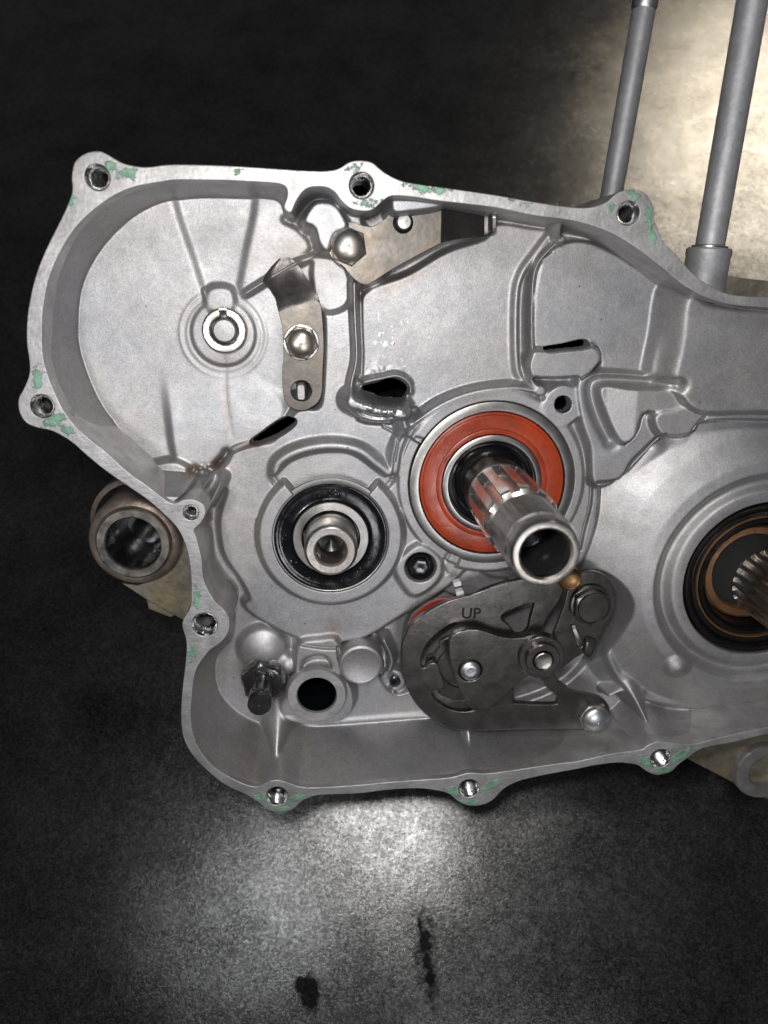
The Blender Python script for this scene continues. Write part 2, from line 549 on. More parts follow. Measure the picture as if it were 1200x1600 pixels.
# ------------------------------------------------------------------ bench
v1 = np.cross((0, 1, 0), BENCH_N); v1 /= np.linalg.norm(v1)
v2 = np.cross(BENCH_N, v1)
co = []
for a, b_ in ((-1, -1), (1, -1), (1, 1), (-1, 1)):
    co.append(BENCH_P + v1 * a * 5200 + v2 * b_ * 5200)
for k in range(4): co.append(co[k] - BENCH_N * 120)
o0 = BENCH_P
me = mesh_np('workbench', np.array(co), [(0, 1, 2, 3), (7, 6, 5, 4), (0, 4, 5, 1), (1, 5, 6, 2), (2, 6, 7, 3), (3, 7, 4, 0)], False, None, o0)
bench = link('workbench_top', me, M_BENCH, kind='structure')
bench.location = Vector(o0) * S

# ------------------------------------------------------------------ crankcase outlines (pixels)
OUT = [(112, 275), (117, 253), (133, 240), (153, 236), (167, 241), (187, 253), (207, 259), (230, 261), (273, 257), (353, 259), (420, 263), (480, 267), (513, 267),
       (530, 263), (547, 253), (567, 251), (583, 255), (597, 267), (620, 280), (647, 287), (713, 296), (780, 306), (836, 316), (893, 324), (924, 324), (947, 316),
       (966, 301), (989, 296), (1008, 302), (1020, 320), (1024, 346), (1035, 375), (1058, 400), (1085, 429), (1116, 450), (1146, 461), (1200, 465), (1300, 470),
       (1420, 500), (1470, 620), (1480, 900), (1450, 1080), (1340, 1120), (1200, 1147), (1150, 1159), (1112, 1166), (1092, 1172), (1075, 1184), (1060, 1195), (1050, 1205),
       (1040, 1209), (1025, 1211), (1010, 1205), (997, 1196), (982, 1193), (962, 1192), (930, 1196), (900, 1202), (867, 1208), (833, 1215), (807, 1222), (787, 1233), (770, 1250),
       (753, 1258), (733, 1259), (717, 1253), (700, 1240), (680, 1235), (650, 1232), (600, 1235), (560, 1240), (507, 1242), (487, 1245), (470, 1253), (457, 1265), (440, 1270),
       (420, 1266), (403, 1253), (387, 1243), (353, 1227), (327, 1207), (303, 1183), (288, 1157), (283, 1127), (284, 1087), (290, 1033), (291, 1003), (285, 980), (287, 967),
       (297, 950), (299, 927), (298, 897), (293, 863), (280, 830), (260, 807), (233, 783), (200, 760), (167, 737), (137, 713), (117, 695), (100, 683), (80, 673), (57, 668),
       (40, 660), (30, 643), (29, 623), (37, 607), (45, 587), (46, 567), (42, 537), (42, 503), (47, 467), (57, 427), (73, 387), (93, 347), (107, 317), (113, 297)]
INN = [(66, 520), (67, 487), (75, 440), (92, 397), (120, 353), (160, 317), (203, 294), (253, 284), (280, 281), (350, 282), (400, 284), (435, 287), (447, 293), (449, 306), (444, 324), (454, 332),
       (461, 318), (470, 303), (483, 293), (507, 292), (523, 300), (533, 313), (547, 325), (567, 330), (583, 327), (597, 315), (613, 306), (647, 308), (680, 313), (740, 320), (778, 325),
       (836, 337), (870, 341), (909, 348), (955, 364), (993, 387), (1031, 415), (1066, 444), (1100, 463), (1142, 476), (1200, 481), (1300, 488), (1400, 515), (1445, 620), (1455, 900),
       (1425, 1065), (1330, 1105), (1200, 1136), (1150, 1147), (1112, 1156), (1087, 1162), (1060, 1162), (1045, 1160), (1027, 1159), (1012, 1165), (1000, 1172), (962, 1177), (933, 1183), (900, 1190),
       (867, 1194), (800, 1204), (760, 1209), (733, 1208), (705, 1215), (667, 1218), (600, 1223), (560, 1227), (493, 1231), (467, 1229), (450, 1223), (433, 1219), (418, 1222), (404, 1229), (387, 1227), (360, 1215), (333, 1197),
       (313, 1173), (302, 1147), (298, 1120), (300, 1087), (303, 1060), (310, 1040), (327, 1017), (345, 1004), (357, 987), (358, 967), (350, 953), (338, 942), (327, 925), (318, 904),
       (315, 873), (307, 840), (303, 828), (313, 818), (321, 803), (318, 789), (303, 781), (287, 781), (270, 787), (253, 777), (227, 757), (200, 738), (173, 713), (147, 692), (123, 671),
       (103, 647), (87, 617), (75, 587), (67, 553)]
out_w = catmull(PP(OUT, 0), 5)
inn_w = catmull(PP(INN, 0), 5)

ZF = -130.0
FLO = [(120, 503), (123, 460), (137, 420), (163, 380), (200, 343), (237, 320), (273, 309), (320, 305), (370, 306), (420, 308), (440, 316), (452, 345), (470, 330), (490, 318), (510, 318), (530, 335),
       (567, 340), (600, 330), (640, 325), (700, 330), (778, 341), (859, 356), (912, 368), (955, 385), (1001, 415), (1039, 446), (1066, 464), (1100, 480), (1142, 492), (1200, 498), (1290, 505), (1370, 540), (1400, 620),
       (1410, 900), (1380, 1020), (1300, 1055), (1200, 1072), (1125, 1090), (1075, 1097), (1030, 1094), (1007, 1084), (975, 1090), (940, 1125), (900, 1128), (800, 1122), (735, 1112), (660, 1121), (547, 1130), (493, 1132),
       (470, 1128), (440, 1117), (425, 1124), (410, 1130), (383, 1120), (360, 1103), (342, 1080), (335, 1050), (340, 1020), (362, 1000), (368, 975), (365, 955), (345, 940), (336, 915), (328, 880),
       (320, 845), (318, 825), (328, 810), (330, 795), (318, 760), (300, 745), (285, 757), (262, 748), (240, 728), (205, 700), (180, 670), (150, 620), (130, 570), (121, 535)]

# ------------------------------------------------------------------ height field of the cast floor
GS = 1.15
x0, y0 = inn_w.min(0) - 9
x1, y1 = inn_w.max(0) + 9
x1 = min(x1, P(1400, 800, -80)[0])
gx = np.arange(x0, x1, GS); gy = np.arange(y0, y1, GS)
X, Y = np.meshgrid(gx, gy)
H = np.full(X.shape, ZF)
HOLE = np.zeros(X.shape, bool)
A = {k: np.zeros(X.shape) for k in ('stain', 'scar', 'polish')}


def win(lo, hi, pad):
    i0 = max(int((lo[1] - pad - y0) / GS), 0); i1 = min(int((hi[1] + pad - y0) / GS) + 2, X.shape[0])
    j0 = max(int((lo[0] - pad - x0) / GS), 0); j1 = min(int((hi[0] + pad - x0) / GS) + 2, X.shape[1])
    return slice(i0, max(i1, i0)), slice(j0, max(j1, j0))


def dline(xx, yy, pts, closed):
    best = np.full(xx.shape, 1e9)
    n = len(pts)
    inside = np.zeros(xx.shape, bool)
    tt = np.zeros(xx.shape)
    for i in range(n if closed else n - 1):
        ax, ay = pts[i]; bx, by = pts[(i + 1) % n]
        dx, dy = bx - ax, by - ay
        L = dx * dx + dy * dy + 1e-12
        t = np.clip(((xx - ax) * dx + (yy - ay) * dy) / L, 0, 1)
        q = (xx - ax - t * dx) ** 2 + (yy - ay - t * dy) ** 2
        m = q < best
        best = np.where(m, q, best); tt = np.where(m, (i + t) / (n - 1), tt)
        if closed and abs(dy) > 1e-9:
            c = ((ay > yy) != (by > yy)) & (xx < dx * (yy - ay) / dy + ax)
            inside ^= c
    return np.sqrt(best), inside, tt


def sst(x):
    x = np.clip(x, 0, 1)
    return x * x * (3 - 2 * x)


def sdf(pts, pad):
    w = win(pts.min(0), pts.max(0), pad)
    xx, yy = X[w], Y[w]
    dd, ins, _ = dline(xx, yy, pts, True)
    return w, np.where(ins, -dd, dd)


def raise_poly(px, z, fall=12, per=5, both=False, dz=None, k=0.0, world=None):
    """lift the region to z, side falling outward over 'fall' units"""
    pts = world if world is not None else catmull(PP(px, z), per)
    w, s = sdf(pts, fall + 4)
    m = sst(1 - (s + k * fall) / fall)
    t = z if dz is None else z + dz(X[w], Y[w])
    H[w] = H[w] + m * (np.maximum(t - H[w], 0) if not both else (t - H[w]))


def lower_poly(px, z, fall=10, per=5, world=None):
    pts = world if world is not None else catmull(PP(px, max(z, -115)), per)
    w, s = sdf(pts, fall + 4)
    m = sst(1 - s / fall)
    H[w] = H[w] + m * np.minimum(z - H[w], 0)


def ridge(px, z, r, top, per=6, flat=0.0):
    """rounded rib along a line; 'top' is its crest height"""
    pts = catmull(PP(px, z), per, False)
    w = win(pts.min(0), pts.max(0), r * 2 + 4)
    dd, _, tt = dline(X[w], Y[w], pts, False)
    tp = top if not isinstance(top, tuple) else top[0] + (top[1] - top[0]) * tt
    m = sst(1 - (dd - r * flat) / (r * (1.6 - flat)))
    H[w] = H[w] + m * np.maximum(tp - H[w], 0)


def cut(px, ref, fall=3, per=5):
    pts = catmull(PP(px, ref), per)
    w, s = sdf(pts, fall + 4)
    m = sst(1 - s / fall)
    H[w] = H[w] + m * np.minimum(ref - 26 - H[w], 0)
    HOLE[w] |= s < -0.8


def groove(px, z, r, dep, per=6):
    pts = catmull(PP(px, z), per, False)
    w = win(pts.min(0), pts.max(0), r * 3)
    dd, _, _ = dline(X[w], Y[w], pts, False)
    H[w] -= dep * np.exp(-(dd / r) ** 2)


def cc(px, py, z):
    return P(px, py, z)


def disc(px, py, z, rpx, fall=6, low=False, dome=0.0, ref=None):
    ref = z if ref is None else ref
    c = P(px, py, ref); r = rad(px, py, ref, rpx)
    w = win(c - r, c + r, fall + 4)
    q = np.hypot(X[w] - c[0], Y[w] - c[1])
    m = sst(1 - (q - r) / fall)
    t = z - dome * np.clip(q / r, 0, 1) ** 2
    H[w] = H[w] + m * ((np.minimum if low else np.maximum)(t - H[w], 0))


def ring_add(px, py, z, rpx, wd, amp, a0=None, a1=None):
    c = P(px, py, z); r = rad(px, py, z, rpx)
    w = win(c - r, c + r, wd * 4)
    dx, dy = X[w] - c[0], Y[w] - c[1]
    q = np.hypot(dx, dy)
    g = amp * np.exp(-((q - r) / wd) ** 2)
    if a0 is not None:
        th = np.degrees(np.arctan2(dy, dx)) % 360
        e = np.minimum(np.clip((th - a0) / 8, 0, 1), np.clip((a1 - th) / 8, 0, 1))
        g = g * sst(e)
    H[w] += g


def blur(sig):
    global H
    n = int(sig * 3 / GS) + 1
    k = np.exp(-0.5 * (np.arange(-n, n + 1) * GS / sig) ** 2); k /= k.sum()
    Hp = np.pad(H, n, mode='edge')
    t = sum(k[i] * Hp[:, i:i + H.shape[1]] for i in range(2 * n + 1))
    H = sum(k[i] * t[i:i + H.shape[0], :] for i in range(2 * n + 1))


def blur_arr(a, sig):
    global H
    keep_, H = H, a
    blur(sig)
    r_, H = H, keep_
    return r_


def vnoise(sc, seed, w=None):
    rs = np.random.RandomState(seed)
    xx, yy = (X, Y) if w is None else (X[w], Y[w])
    u = (xx - x0) / sc; v_ = (yy - y0) / sc
    nx, ny = int((x1 - x0) / sc) + 4, int((y1 - y0) / sc) + 4
    g = rs.uniform(-1, 1, (ny, nx))
    i = np.floor(u).astype(int); j = np.floor(v_).astype(int)
    fu, fv = sst(u - i), sst(v_ - j)
    return (g[j, i] * (1 - fu) + g[j, i + 1] * fu) * (1 - fv) + (g[j + 1, i] * (1 - fu) + g[j + 1, i + 1] * fu) * fv


def spot(key, px, py, z, rx, ry, ang, val):
    c = P(px, py, z)
    w = win(c - max(rx, ry) * 2.5, c + max(rx, ry) * 2.5, 2)
    a = math.radians(ang)
    dx, dy = X[w] - c[0], Y[w] - c[1]
    u = dx * math.cos(a) + dy * math.sin(a); v_ = -dx * math.sin(a) + dy * math.cos(a)
    A[key][w] = np.maximum(A[key][w], val * np.exp(-((u / rx) ** 2 + (v_ / ry) ** 2)))


# -- main wall: loft from the parting face to the floor outline
flo_w = catmull(PP(FLO, ZF), 4)
dI, inI, _ = dline(X, Y, inn_w[::2], True)
dF, inF, _ = dline(X, Y, flo_w[::2], True)
t = (dI + 3.0) / (dI + 3.0 + dF + 1e-6)
wall = -4 + (ZF + 4) * np.clip(t * 1.02, 0, 1)
WALL = np.where(inF, ZF - dF * 6, np.where(inI, wall, -4.0))
inside_cav = inI


# -- central tiers
C0 = (517, 841)
raise_poly([(345, 740), (357, 767), (345, 813), (352, 867), (376, 903), (392, 935), (385, 950), (420, 975), (470, 998), (520, 1003), (570, 995), (620, 965), (655, 945), (700, 915), (740, 880),
            (770, 900), (850, 905), (900, 890), (930, 820), (935, 740), (928, 700), (915, 670), (910, 640), (900, 600), (880, 595), (850, 602), (800, 602), (740, 612), (700, 630), (650, 660),
            (560, 660), (548, 600), (550, 540), (548, 470), (560, 440), (540, 400), (500, 400), (497, 450), (510, 500), (508, 600), (500, 640), (465, 645), (430, 690), (400, 697), (370, 705), (352, 720)], -104, 13)
# left chamber floor details
ring_add(349, 523, ZF, 66, 2.2, 1.6)
ring_add(349, 523, ZF, 55, 2.0, 1.6)
disc(349, 521, ZF + 5, 47, 6)
lower_poly([(276, 290), (330, 285), (388, 290), (372, 400), (357, 475), (345, 485), (333, 480), (310, 410)], ZF - 6, 16)
raise_poly([(328, 455), (358, 455), (360, 482), (330, 482)], ZF + 8, 12)
ridge([(318, 452), (327, 484)], ZF, 2.5, ZF + 7)
_yt, _yb = P(300, 560, ZF)[1], P(300, 700, ZF)[1]
raise_poly([(263, 540), (300, 545), (350, 560), (400, 600), (440, 640), (400, 690), (352, 705), (330, 730), (305, 738), (285, 725), (272, 660)], ZF, 18, dz=lambda a, b: 10 * sst((_yt - b) / (_yt - _yb)))
groove([(350, 560), (352, 620), (362, 680)], ZF + 9, 4, 1.0)
groove([(446, 342), (468, 354), (486, 374), (489, 390), (478, 403)], ZF, 5, 10)
# upper island by the tab and the recessed grey panel beside it
raise_poly([(490, 320), (507, 316), (525, 322), (540, 345), (540, 356), (522, 365), (512, 390), (500, 380), (492, 355), (476, 345)], -66, 13)
raise_poly([(520, 330), (560, 336), (600, 345), (600, 420), (560, 440), (530, 410), (505, 395)], -88, 14)
ridge([(520, 380), (500, 396), (458, 414), (420, 436), (383, 459)], ZF + 15, 4.5, (-98, -112), flat=.3)
lower_poly([(470, 414), (500, 402), (530, 410), (543, 432), (545, 460), (535, 478), (512, 484), (500, 470)], -118, 8)
disc(585, 341, -118, 17, 5, low=True)
raise_poly([(620, 305), (680, 312), (690, 322), (640, 330), (615, 330)], -45, 12)
# left housing steps beside the flange
raise_poly([(300, 745), (318, 738), (352, 740), (345, 765), (330, 790), (322, 790), (310, 770)], -98, 8)
groove([(272, 785), (299, 757), (318, 736)], -100, 4, 18)
_w0, _w1 = P(270, 738, -108), P(250, 774, -10)
_dv = (_w1 - _w0) / ((_w1 - _w0) @ (_w1 - _w0))
raise_poly([(224, 742), (245, 733), (266, 732), (286, 741), (298, 752), (274, 788), (250, 780), (228, 762)], -75, 9, dz=lambda a, b: -33 + 95 * np.clip((a - _w0[0]) * _dv[0] + (b - _w0[1]) * _dv[1], 0, 1))
ridge([(318, 795), (335, 775), (348, 748)], -80, 6, (-14, -80))
ridge([(303, 785), (318, 762), (330, 742)], -80, 4, (-20, -85))
groove([(300, 738), (322, 742), (345, 722), (352, 712)], -104, 6, 22)
# mid panel
raise_poly([(571, 460), (640, 430), (700, 395), (760, 375), (778, 352), (830, 358), (858, 362), (862, 374), (838, 400), (816, 430), (808, 470), (808, 560), (812, 590), (770, 596), (730, 608),
            (690, 630), (660, 640), (600, 600), (566, 600), (562, 520)], -112, 9)
ridge([(862, 366), (838, 397), (816, 430), (808, 470), (808, 560), (816, 592), (840, 610)], -100, 7, -103)
ridge([(876, 374), (852, 395), (837, 420), (830, 465), (829, 520), (830, 560), (828, 592), (846, 610)], -100, 4.5, -88, flat=.3)
ridge([(868, 345), (874, 372)], -80, 4, (-20, -80))
disc(879, 373, -84, 6, 6)
disc(846, 611, -86, 7, 7)
# region right of the shiny rib
raise_poly([(848, 410), (875, 385), (910, 378), (950, 392), (1000, 422), (1036, 450), (1030, 520), (1016, 590), (935, 592), (940, 570), (930, 560), (845, 560), (836, 480)], -104, 9)
raise_poly([(834, 552), (870, 550), (922, 542), (936, 550), (938, 564), (925, 580), (905, 588), (834, 588)], -82, 6)
# right plateau, ramp and the sloping field under it
raise_poly([(1046, 452), (1075, 465), (1110, 482), (1200, 495), (1420, 500), (1420, 652), (1250, 650), (1140, 648), (1096, 645), (1050, 606), (1020, 598), (1033, 520)], -84, 16)
raise_poly([(1080, 470), (1110, 482), (1200, 490), (1460, 490), (1460, 640), (1200, 640), (1100, 640), (1070, 610), (1062, 600), (1072, 540)], -44, 32, dz=lambda a, b: -10 * sst((b - P(1100, 480, -44)[1]) / -150.0))
ridge([(1042, 462), (1030, 540), (1019, 595)], -90, 3, -84)
# pocket with the wedge in it
raise_poly([(905, 600), (930, 586), (1020, 592), (1060, 603), (1110, 615), (1104, 640), (1075, 680), (1035, 682), (995, 722), (965, 750), (930, 755), (925, 700), (912, 660)], -82, 11)
groove([(1050, 600), (985, 595), (940, 595), (927, 604), (930, 632), (942, 664), (956, 690)], -86, 9, 18)
raise_poly([(941, 607), (983, 609), (1040, 611), (1075, 622), (1050, 640), (1006, 642), (996, 655), (990, 678), (975, 690), (963, 680), (949, 645)], -78, 7, dz=lambda a, b: 9 * np.clip((a - P(945, 640, -78)[0]) / 50.0, 0, 1))
raise_poly([(1026, 652), (1056, 644), (1100, 630), (1106, 640), (1094, 656), (1082, 674), (1060, 680), (1034, 677)], -64, 8)
# seal dome
SC = (1193, 907)
c = P(*SC, -60); R1 = rad(*SC, -60, 172)
w = win(c - 420, c + 420, 0)
q = np.hypot(X[w] - c[0], Y[w] - c[1])
prof = np.interp(q, [0, R1 * .80, R1 * .845, R1 * .90, R1 * .935, R1 * .97, R1 * 1.02, R1 * 1.12, R1 * 1.35, R1 * 1.62, R1 * 1.9], [-62, -62, -63, -76, -77, -66, -58, -62, -82, -112, -150])
H[w] = np.maximum(H[w], prof)
ridge([(1024, 705), (1010, 745), (1003, 800), (1004, 850)], -105, 26, (-99, -114))
ridge([(1098, 655), (1150, 652), (1250, 655), (1400, 660)], -70, 5, -60)
disc(1063, 1045, -50, 13, 12, dome=5)
# lower right folds
ridge([(985, 1070), (960, 1045), (945, 1000), (955, 960)], -110, 9, -96)
ridge([(985, 1072), (1010, 1088), (1050, 1096), (1100, 1094), (1200, 1076), (1300, 1060)], -100, 11, -92)
ridge([(980, 1068), (1000, 1110), (1015, 1160)], -80, 12, (-95, -20))
ridge([(950, 1085), (975, 1075), (1000, 1080)], -100, 8, -92)
# lower floor bosses
disc(410, 1022, -100, 32, 16, dome=12)
raise_poly([(468, 1010), (500, 1003), (526, 1006), (530, 1060), (470, 1060), (462, 1040)], -92, 10)
lower_poly([(478, 1028), (505, 1022), (515, 1040), (510, 1055), (478, 1055)], -112, 8)
disc(450, 1045, -100, 14, 10, dome=8)
raise_poly([(440, 1105), (470, 1060), (495, 1045), (525, 1052), (548, 1075), (550, 1110), (525, 1128), (495, 1132), (460, 1128)], -96, 9)
ridge([(600, 1000), (612, 1030), (605, 1060), (618, 1085), (640, 1080)], -105, 9, -98)
disc(617, 1064, -106, 17, 8)
disc(600, 1060, -118, 13, 8, low=True)
ridge([(440, 1122), (480, 1131), (547, 1126), (660, 1118), (800, 1116)], ZF, 6, ZF + 4)
ridge([(433, 1112), (433, 1160), (433, 1230)], -70, 25, (-128, 8), flat=0)
ridge([(733, 1112), (733, 1160), (733, 1222)], -70, 20, (-128, 4), flat=0)
lower_poly([(648, 965), (700, 928), (740, 912), (800, 905), (880, 905), (935, 893), (968, 930), (950, 990), (925, 1030), (880, 1075), (800, 1105), (700, 1108), (640, 1060), (636, 1010)], -146, 8)
# boss with the hex plug
raise_poly([(620, 890), (635, 868), (660, 855), (690, 880), (680, 910), (650, 930), (632, 915)], -92, 9)
raise_poly([(700, 905), (730, 885), (760, 880), (790, 905), (780, 925), (740, 935), (700, 925)], -112, 10)
# arch over the black bearing
ridge([(432, 745), (436, 722), (470, 703), (517, 696), (560, 703), (592, 726), (612, 738), (618, 705), (628, 680)], -96, 11, -88, flat=.2)
blur(1.4)
lower_poly([(433, 742), (455, 722), (485, 711), (517, 707), (550, 711), (585, 735), (600, 745), (613, 742), (612, 752), (585, 782), (560, 800), (460, 800), (450, 778), (425, 750)], -108, 6)
groove([(423, 746), (437, 762), (452, 781)], -95, 2.4, 5)
groove([(614, 754), (598, 770), (583, 782)], -95, 2.4, 5)
groove([(614, 754), (616, 730), (622, 700), (630, 680)], -95, 3, 5)
# concentric land round the black bearing
c = P(*C0, -84); w = win(c - 230, c + 230, 0)
q = np.hypot(X[w] - c[0], Y[w] - c[1]); th = np.degrees(np.arctan2(Y[w] - c[1], X[w] - c[0])) % 360
land = np.interp(q, [0, 121, 126, 135, 146, 158, 168, 178, 190], [-84, -84, -89, -113, -113, -105, -107, -116, -200])
keep = sst(np.clip(np.minimum((th - 126) / -4.0 + 0, 1), 0, 1))
openarc = (th > 50) & (th < 127)
low_arc = (th > 165) | (th < 20)
land = np.where(openarc, -200, np.where(low_arc, land, np.where(q < 128, land, -200)))
H[w] = np.maximum(H[w], land)
# land round the orange bearing
c = P(769, 757, -84); w = win(c - 260, c + 260, 0)
q = np.hypot(X[w] - c[0], Y[w] - c[1]); th = np.degrees(np.arctan2(Y[w] - c[1], X[w] - c[0])) % 360
land = np.interp(q, [0, 158, 163, 168, 175], [-86, -87, -91, -112, -200])
lo_ = (th > 150) & (th < 250)
land = np.where(lo_ , np.interp(q, [0, 134, 138, 160, 166], [-94, -94, -96, -97, -200]), land)
H[w] = np.maximum(H[w], land)
disc(880, 634, -86, 30, 8)
disc(700, 690, -84, 18, 8)
ridge([(646, 662), (690, 632), (740, 614), (800, 606), (840, 612)], -88, 8, -86)
groove([(650, 685), (668, 692), (682, 710)], -88, 3, 5)
groove([(703, 868), (694, 885), (698, 900)], -90, 3, 6)
disc(657, 886, -150, 21, 3, low=True, ref=-95)
# damaged bar and torn opening left of the orange bearing
w = win(P(530, 690, -90), P(530, 690, -90), 230)
ridge([(553, 444), (555, 500), (557, 560), (549, 600), (548, 632), (566, 650), (600, 655), (638, 645)], -85, 6, (-80, -74), flat=.25)
ridge([(550, 628), (580, 640), (628, 645)], -70, 17, -62, flat=.2)
ridge([(628, 648), (634, 668)], -80, 14, -80)
cw = P(600, 615, -90); w = win(cw - 75, cw + 75, 0)
fall = np.exp(-(np.hypot(X[w] - cw[0], (Y[w] - cw[1])) / 42) ** 4)
H[w] += fall * (2.6 * vnoise(7, 5, w) + 1.6 * vnoise(3.2, 6, w))
ridge([(568, 598), (595, 592), (622, 588), (640, 600), (642, 615)], -90, 5, -92)
# slot left of centre
blur(0.9)
# openings for shafts, bearings, bores
disc(517, 841, -150, 88, 1.5, low=True, ref=-86)
disc(769, 757, -150, 128, 1.5, low=True, ref=-87)
disc(*SC, -190, 125, 1.5, low=True, ref=-62)
# walls
WALL = blur_arr(WALL, 3.6)
k = 9.0
hh = np.clip(0.5 + 0.5 * (WALL - H) / k, 0, 1)
H = H * (1 - hh) + WALL * hh + k * hh * (1 - hh)
blur(1.1)
cut([(851, 544), (880, 539), (912, 532), (921, 538), (912, 543), (880, 546), (856, 548)], -100, 2.5, 3)
cut([(566, 607), (578, 603), (592, 600), (606, 594), (622, 595), (636, 604), (638, 612), (630, 624), (612, 624), (596, 623), (582, 617), (570, 613)], -92, 3, 3)
cut([(392, 692), (408, 680), (430, 664), (448, 655), (460, 656), (458, 664), (440, 677), (420, 687), (400, 694)], -110, 4, 3)
cut(circ(880, 632, 12, 20), -86, 2, 1)
cut(circ(495, 1087, 33, 24), -92, 2, 1)
for pts_, z_, r_c, d_c in [([(1006, 641), (998, 652), (994, 668), (986, 682), (974, 692)], -90, 1.9, 11), 
                           ([(1029, 674), (1005, 697), (983, 719), (972, 738), (959, 748), (931, 751)], -95, 2.0, 12), ([(1100, 646), (1090, 658), (1080, 670)], -72, 2.0, 8),
                           ([(905, 590), (928, 577), (939, 561), (935, 545), (922, 540)], -98, 1.9, 9), ([(300, 738), (322, 743), (345, 723), (354, 711), (372, 700), (392, 693)], -118, 2.6, 10),
                           ([(862, 392), (842, 412), (834, 440), (833, 500), (834, 543)], -100, 1.9, 7), ([(564, 446), (564, 500), (566, 560), (564, 600)], -108, 2.2, 8),
                           ([(926, 752), (924, 790), (914, 830), (908, 860)], -100, 2.0, 8), ([(600, 668), (620, 684), (616, 720)], -95, 2.0, 6),
                           ([(418, 975), (460, 995), (517, 1004), (570, 996), (600, 985)], -118, 2.2, 7), ([(528, 1010), (530, 1030), (545, 1062)], -96, 2.0, 9),
                           ([(600, 1020), (604, 1045), (598, 1062)], -100, 2.0, 8), ([(272, 784), (298, 757)], -98, 2.4, 12)]:
    groove(pts_, z_, r_c, d_c)
H = H + 0.16 * vnoise(22, 11) + 0.05 * vnoise(9, 12)

spot('stain', 300, 735, -110, 16, 8, 10, 1.0); spot('stain', 335, 728, -110, 14, 7, 30, 1.0); spot('stain', 400, 690, -110, 26, 9, 30, .7)
spot('stain', 355, 640, ZF, 7, 50, 0, .45); spot('stain', 350, 560, ZF, 40, 18, 0, .3); spot('stain', 520, 985, -100, 14, 22, 0, .45)
spot('stain', 560, 450, -88, 16, 40, 0, .45); spot('stain', 440, 720, -100, 60, 30, 20, .18); spot('stain', 815, 900, -90, 20, 10, 0, .5)
spot('stain', 640, 430, -112, 60, 14, 30, .35); spot('stain', 395, 1180, -60, 20, 50, 20, .3); spot('stain', 400, 930, -84, 30, 60, 20, .15)
spot('stain', 560, 1070, -96, 14, 8, 0, .5); spot('stain', 322, 1180, -50, 14, 30, 40, .35)
spot('scar', 612, 525, -112, 30, 40, 30, 1.0); spot('scar', 600, 640, -60, 60, 26, 0, .9); spot('scar', 640, 600, -100, 20, 30, 0, .9)
spot('polish', 600, 645, -60, 60, 26, 0, 1.0); spot('polish', 210, 600, ZF, 60, 80, 20, .25)
spot('polish', 600, 1170, -60, 420, 48, 3, .5); spot('polish', 554, 540, -80, 8, 100, 0, .5)

ok = (H > -330) & (X < x1)
dd_out = np.where(inI, -dI, dI)
ok &= dd_out < 5
ok &= ~HOLE
fi = ok[:-1, :-1] & ok[1:, :-1] & ok[:-1, 1:] & ok[1:, 1:]
idx = np.arange(X.size).reshape(X.shape)
F = np.stack((idx[:-1, :-1][fi], idx[:-1, 1:][fi], idx[1:, 1:][fi], idx[1:, :-1][fi]), 1)
used = np.unique(F)
remap = np.full(X.size, -1); remap[used] = np.arange(len(used))
co = np.stack((X.ravel()[used], Y.ravel()[used], H.ravel()[used]), 1)

case = thing('crankcase_half', 'large grey cast aluminium crankcase half, open face up, green paint traces on its rim', 'crankcase', (0, 0, 0))
me = mesh_np('cast_body', co, remap[F], True, None)
for key, arr in A.items():
    at_ = me.attributes.new(key, 'FLOAT', 'POINT')
    at_.data.foreach_set('value', np.clip(arr.ravel()[used], 0, 1).astype(np.float32))
body_o = link('cast_body', me, M_CAST, case)

# parting face (flange) with its bolt holes
HOLES = [(152, 277, 19.5), (565, 290, 19.5), (982, 333, 18), (66, 635, 18.5), (298, 801, 12.5), (320, 976, 20), (433, 1244, 17), (733, 1232, 16.5), (1032, 1185, 16.5)]
loops = [out_w, inn_w]
for (hx, hy, hr) in HOLES:
    c = P(hx, hy, 0)
    loops.append(circ(c[0], c[1], rad(hx, hy, 0, hr)))
plate('mating_flange', loops, 0, 190, 1.3, M_FLANGE, case, res=2)
for (hx, hy, hr) in HOLES:
    c = P(hx, hy, 0); r = rad(hx, hy, 0, hr)
    rings = [(r - .3, -1.0), (r - 2.0, -5)]
    z = -5
    while z > -118:
        z -= 2.2; rings.append((r - 4.3, z)); z -= 2.2; rings.append((r - 2.2, z))
    th_o = radial('threaded_bore', [(q, zz) for q, zz in rings][::-1], 40, (c[0], c[1], 0), M_TANK, case, angle=20)
# skirt below the flange
def inset(pts, dist):
    a = np.roll(pts, 1, 0); b = np.roll(pts, -1, 0)
    tq = b - a; tq /= np.linalg.norm(tq, axis=1)[:, None] + 1e-9
    nn = np.stack((tq[:, 1], -tq[:, 0]), 1)
    area = np.sum(pts[:, 0] * np.roll(pts[:, 1], -1) - np.roll(pts[:, 0], -1) * pts[:, 1])
    return pts - nn * dist * np.sign(area)
sk = inset(catmull(PP(OUT, 0), 2), 5)
sk2 = inset(catmull(PP(OUT, 0), 2), 6)
def skirt_z(p):
    zb = BENCH_P[2] - ((p[:, 0] - BENCH_P[0]) * BENCH_N[0] + (p[:, 1] - BENCH_P[1]) * BENCH_N[1]) / BENCH_N[2]
    return np.maximum(zb + 3, -330)
n = len(sk)
co = np.concatenate((np.column_stack((sk, np.full(n, -12.0))), np.column_stack((sk, np.full(n, -140.0))), np.column_stack((sk2, skirt_z(sk2)))))
F = [(i + k * n, (i + 1) % n + k * n, (i + 1) % n + (k + 1) * n, i + (k + 1) * n) for k in range(2) for i in range(n)]
link('outer_wall', mesh_np('outer_wall', co, F, True, 50), M_CAST, case)
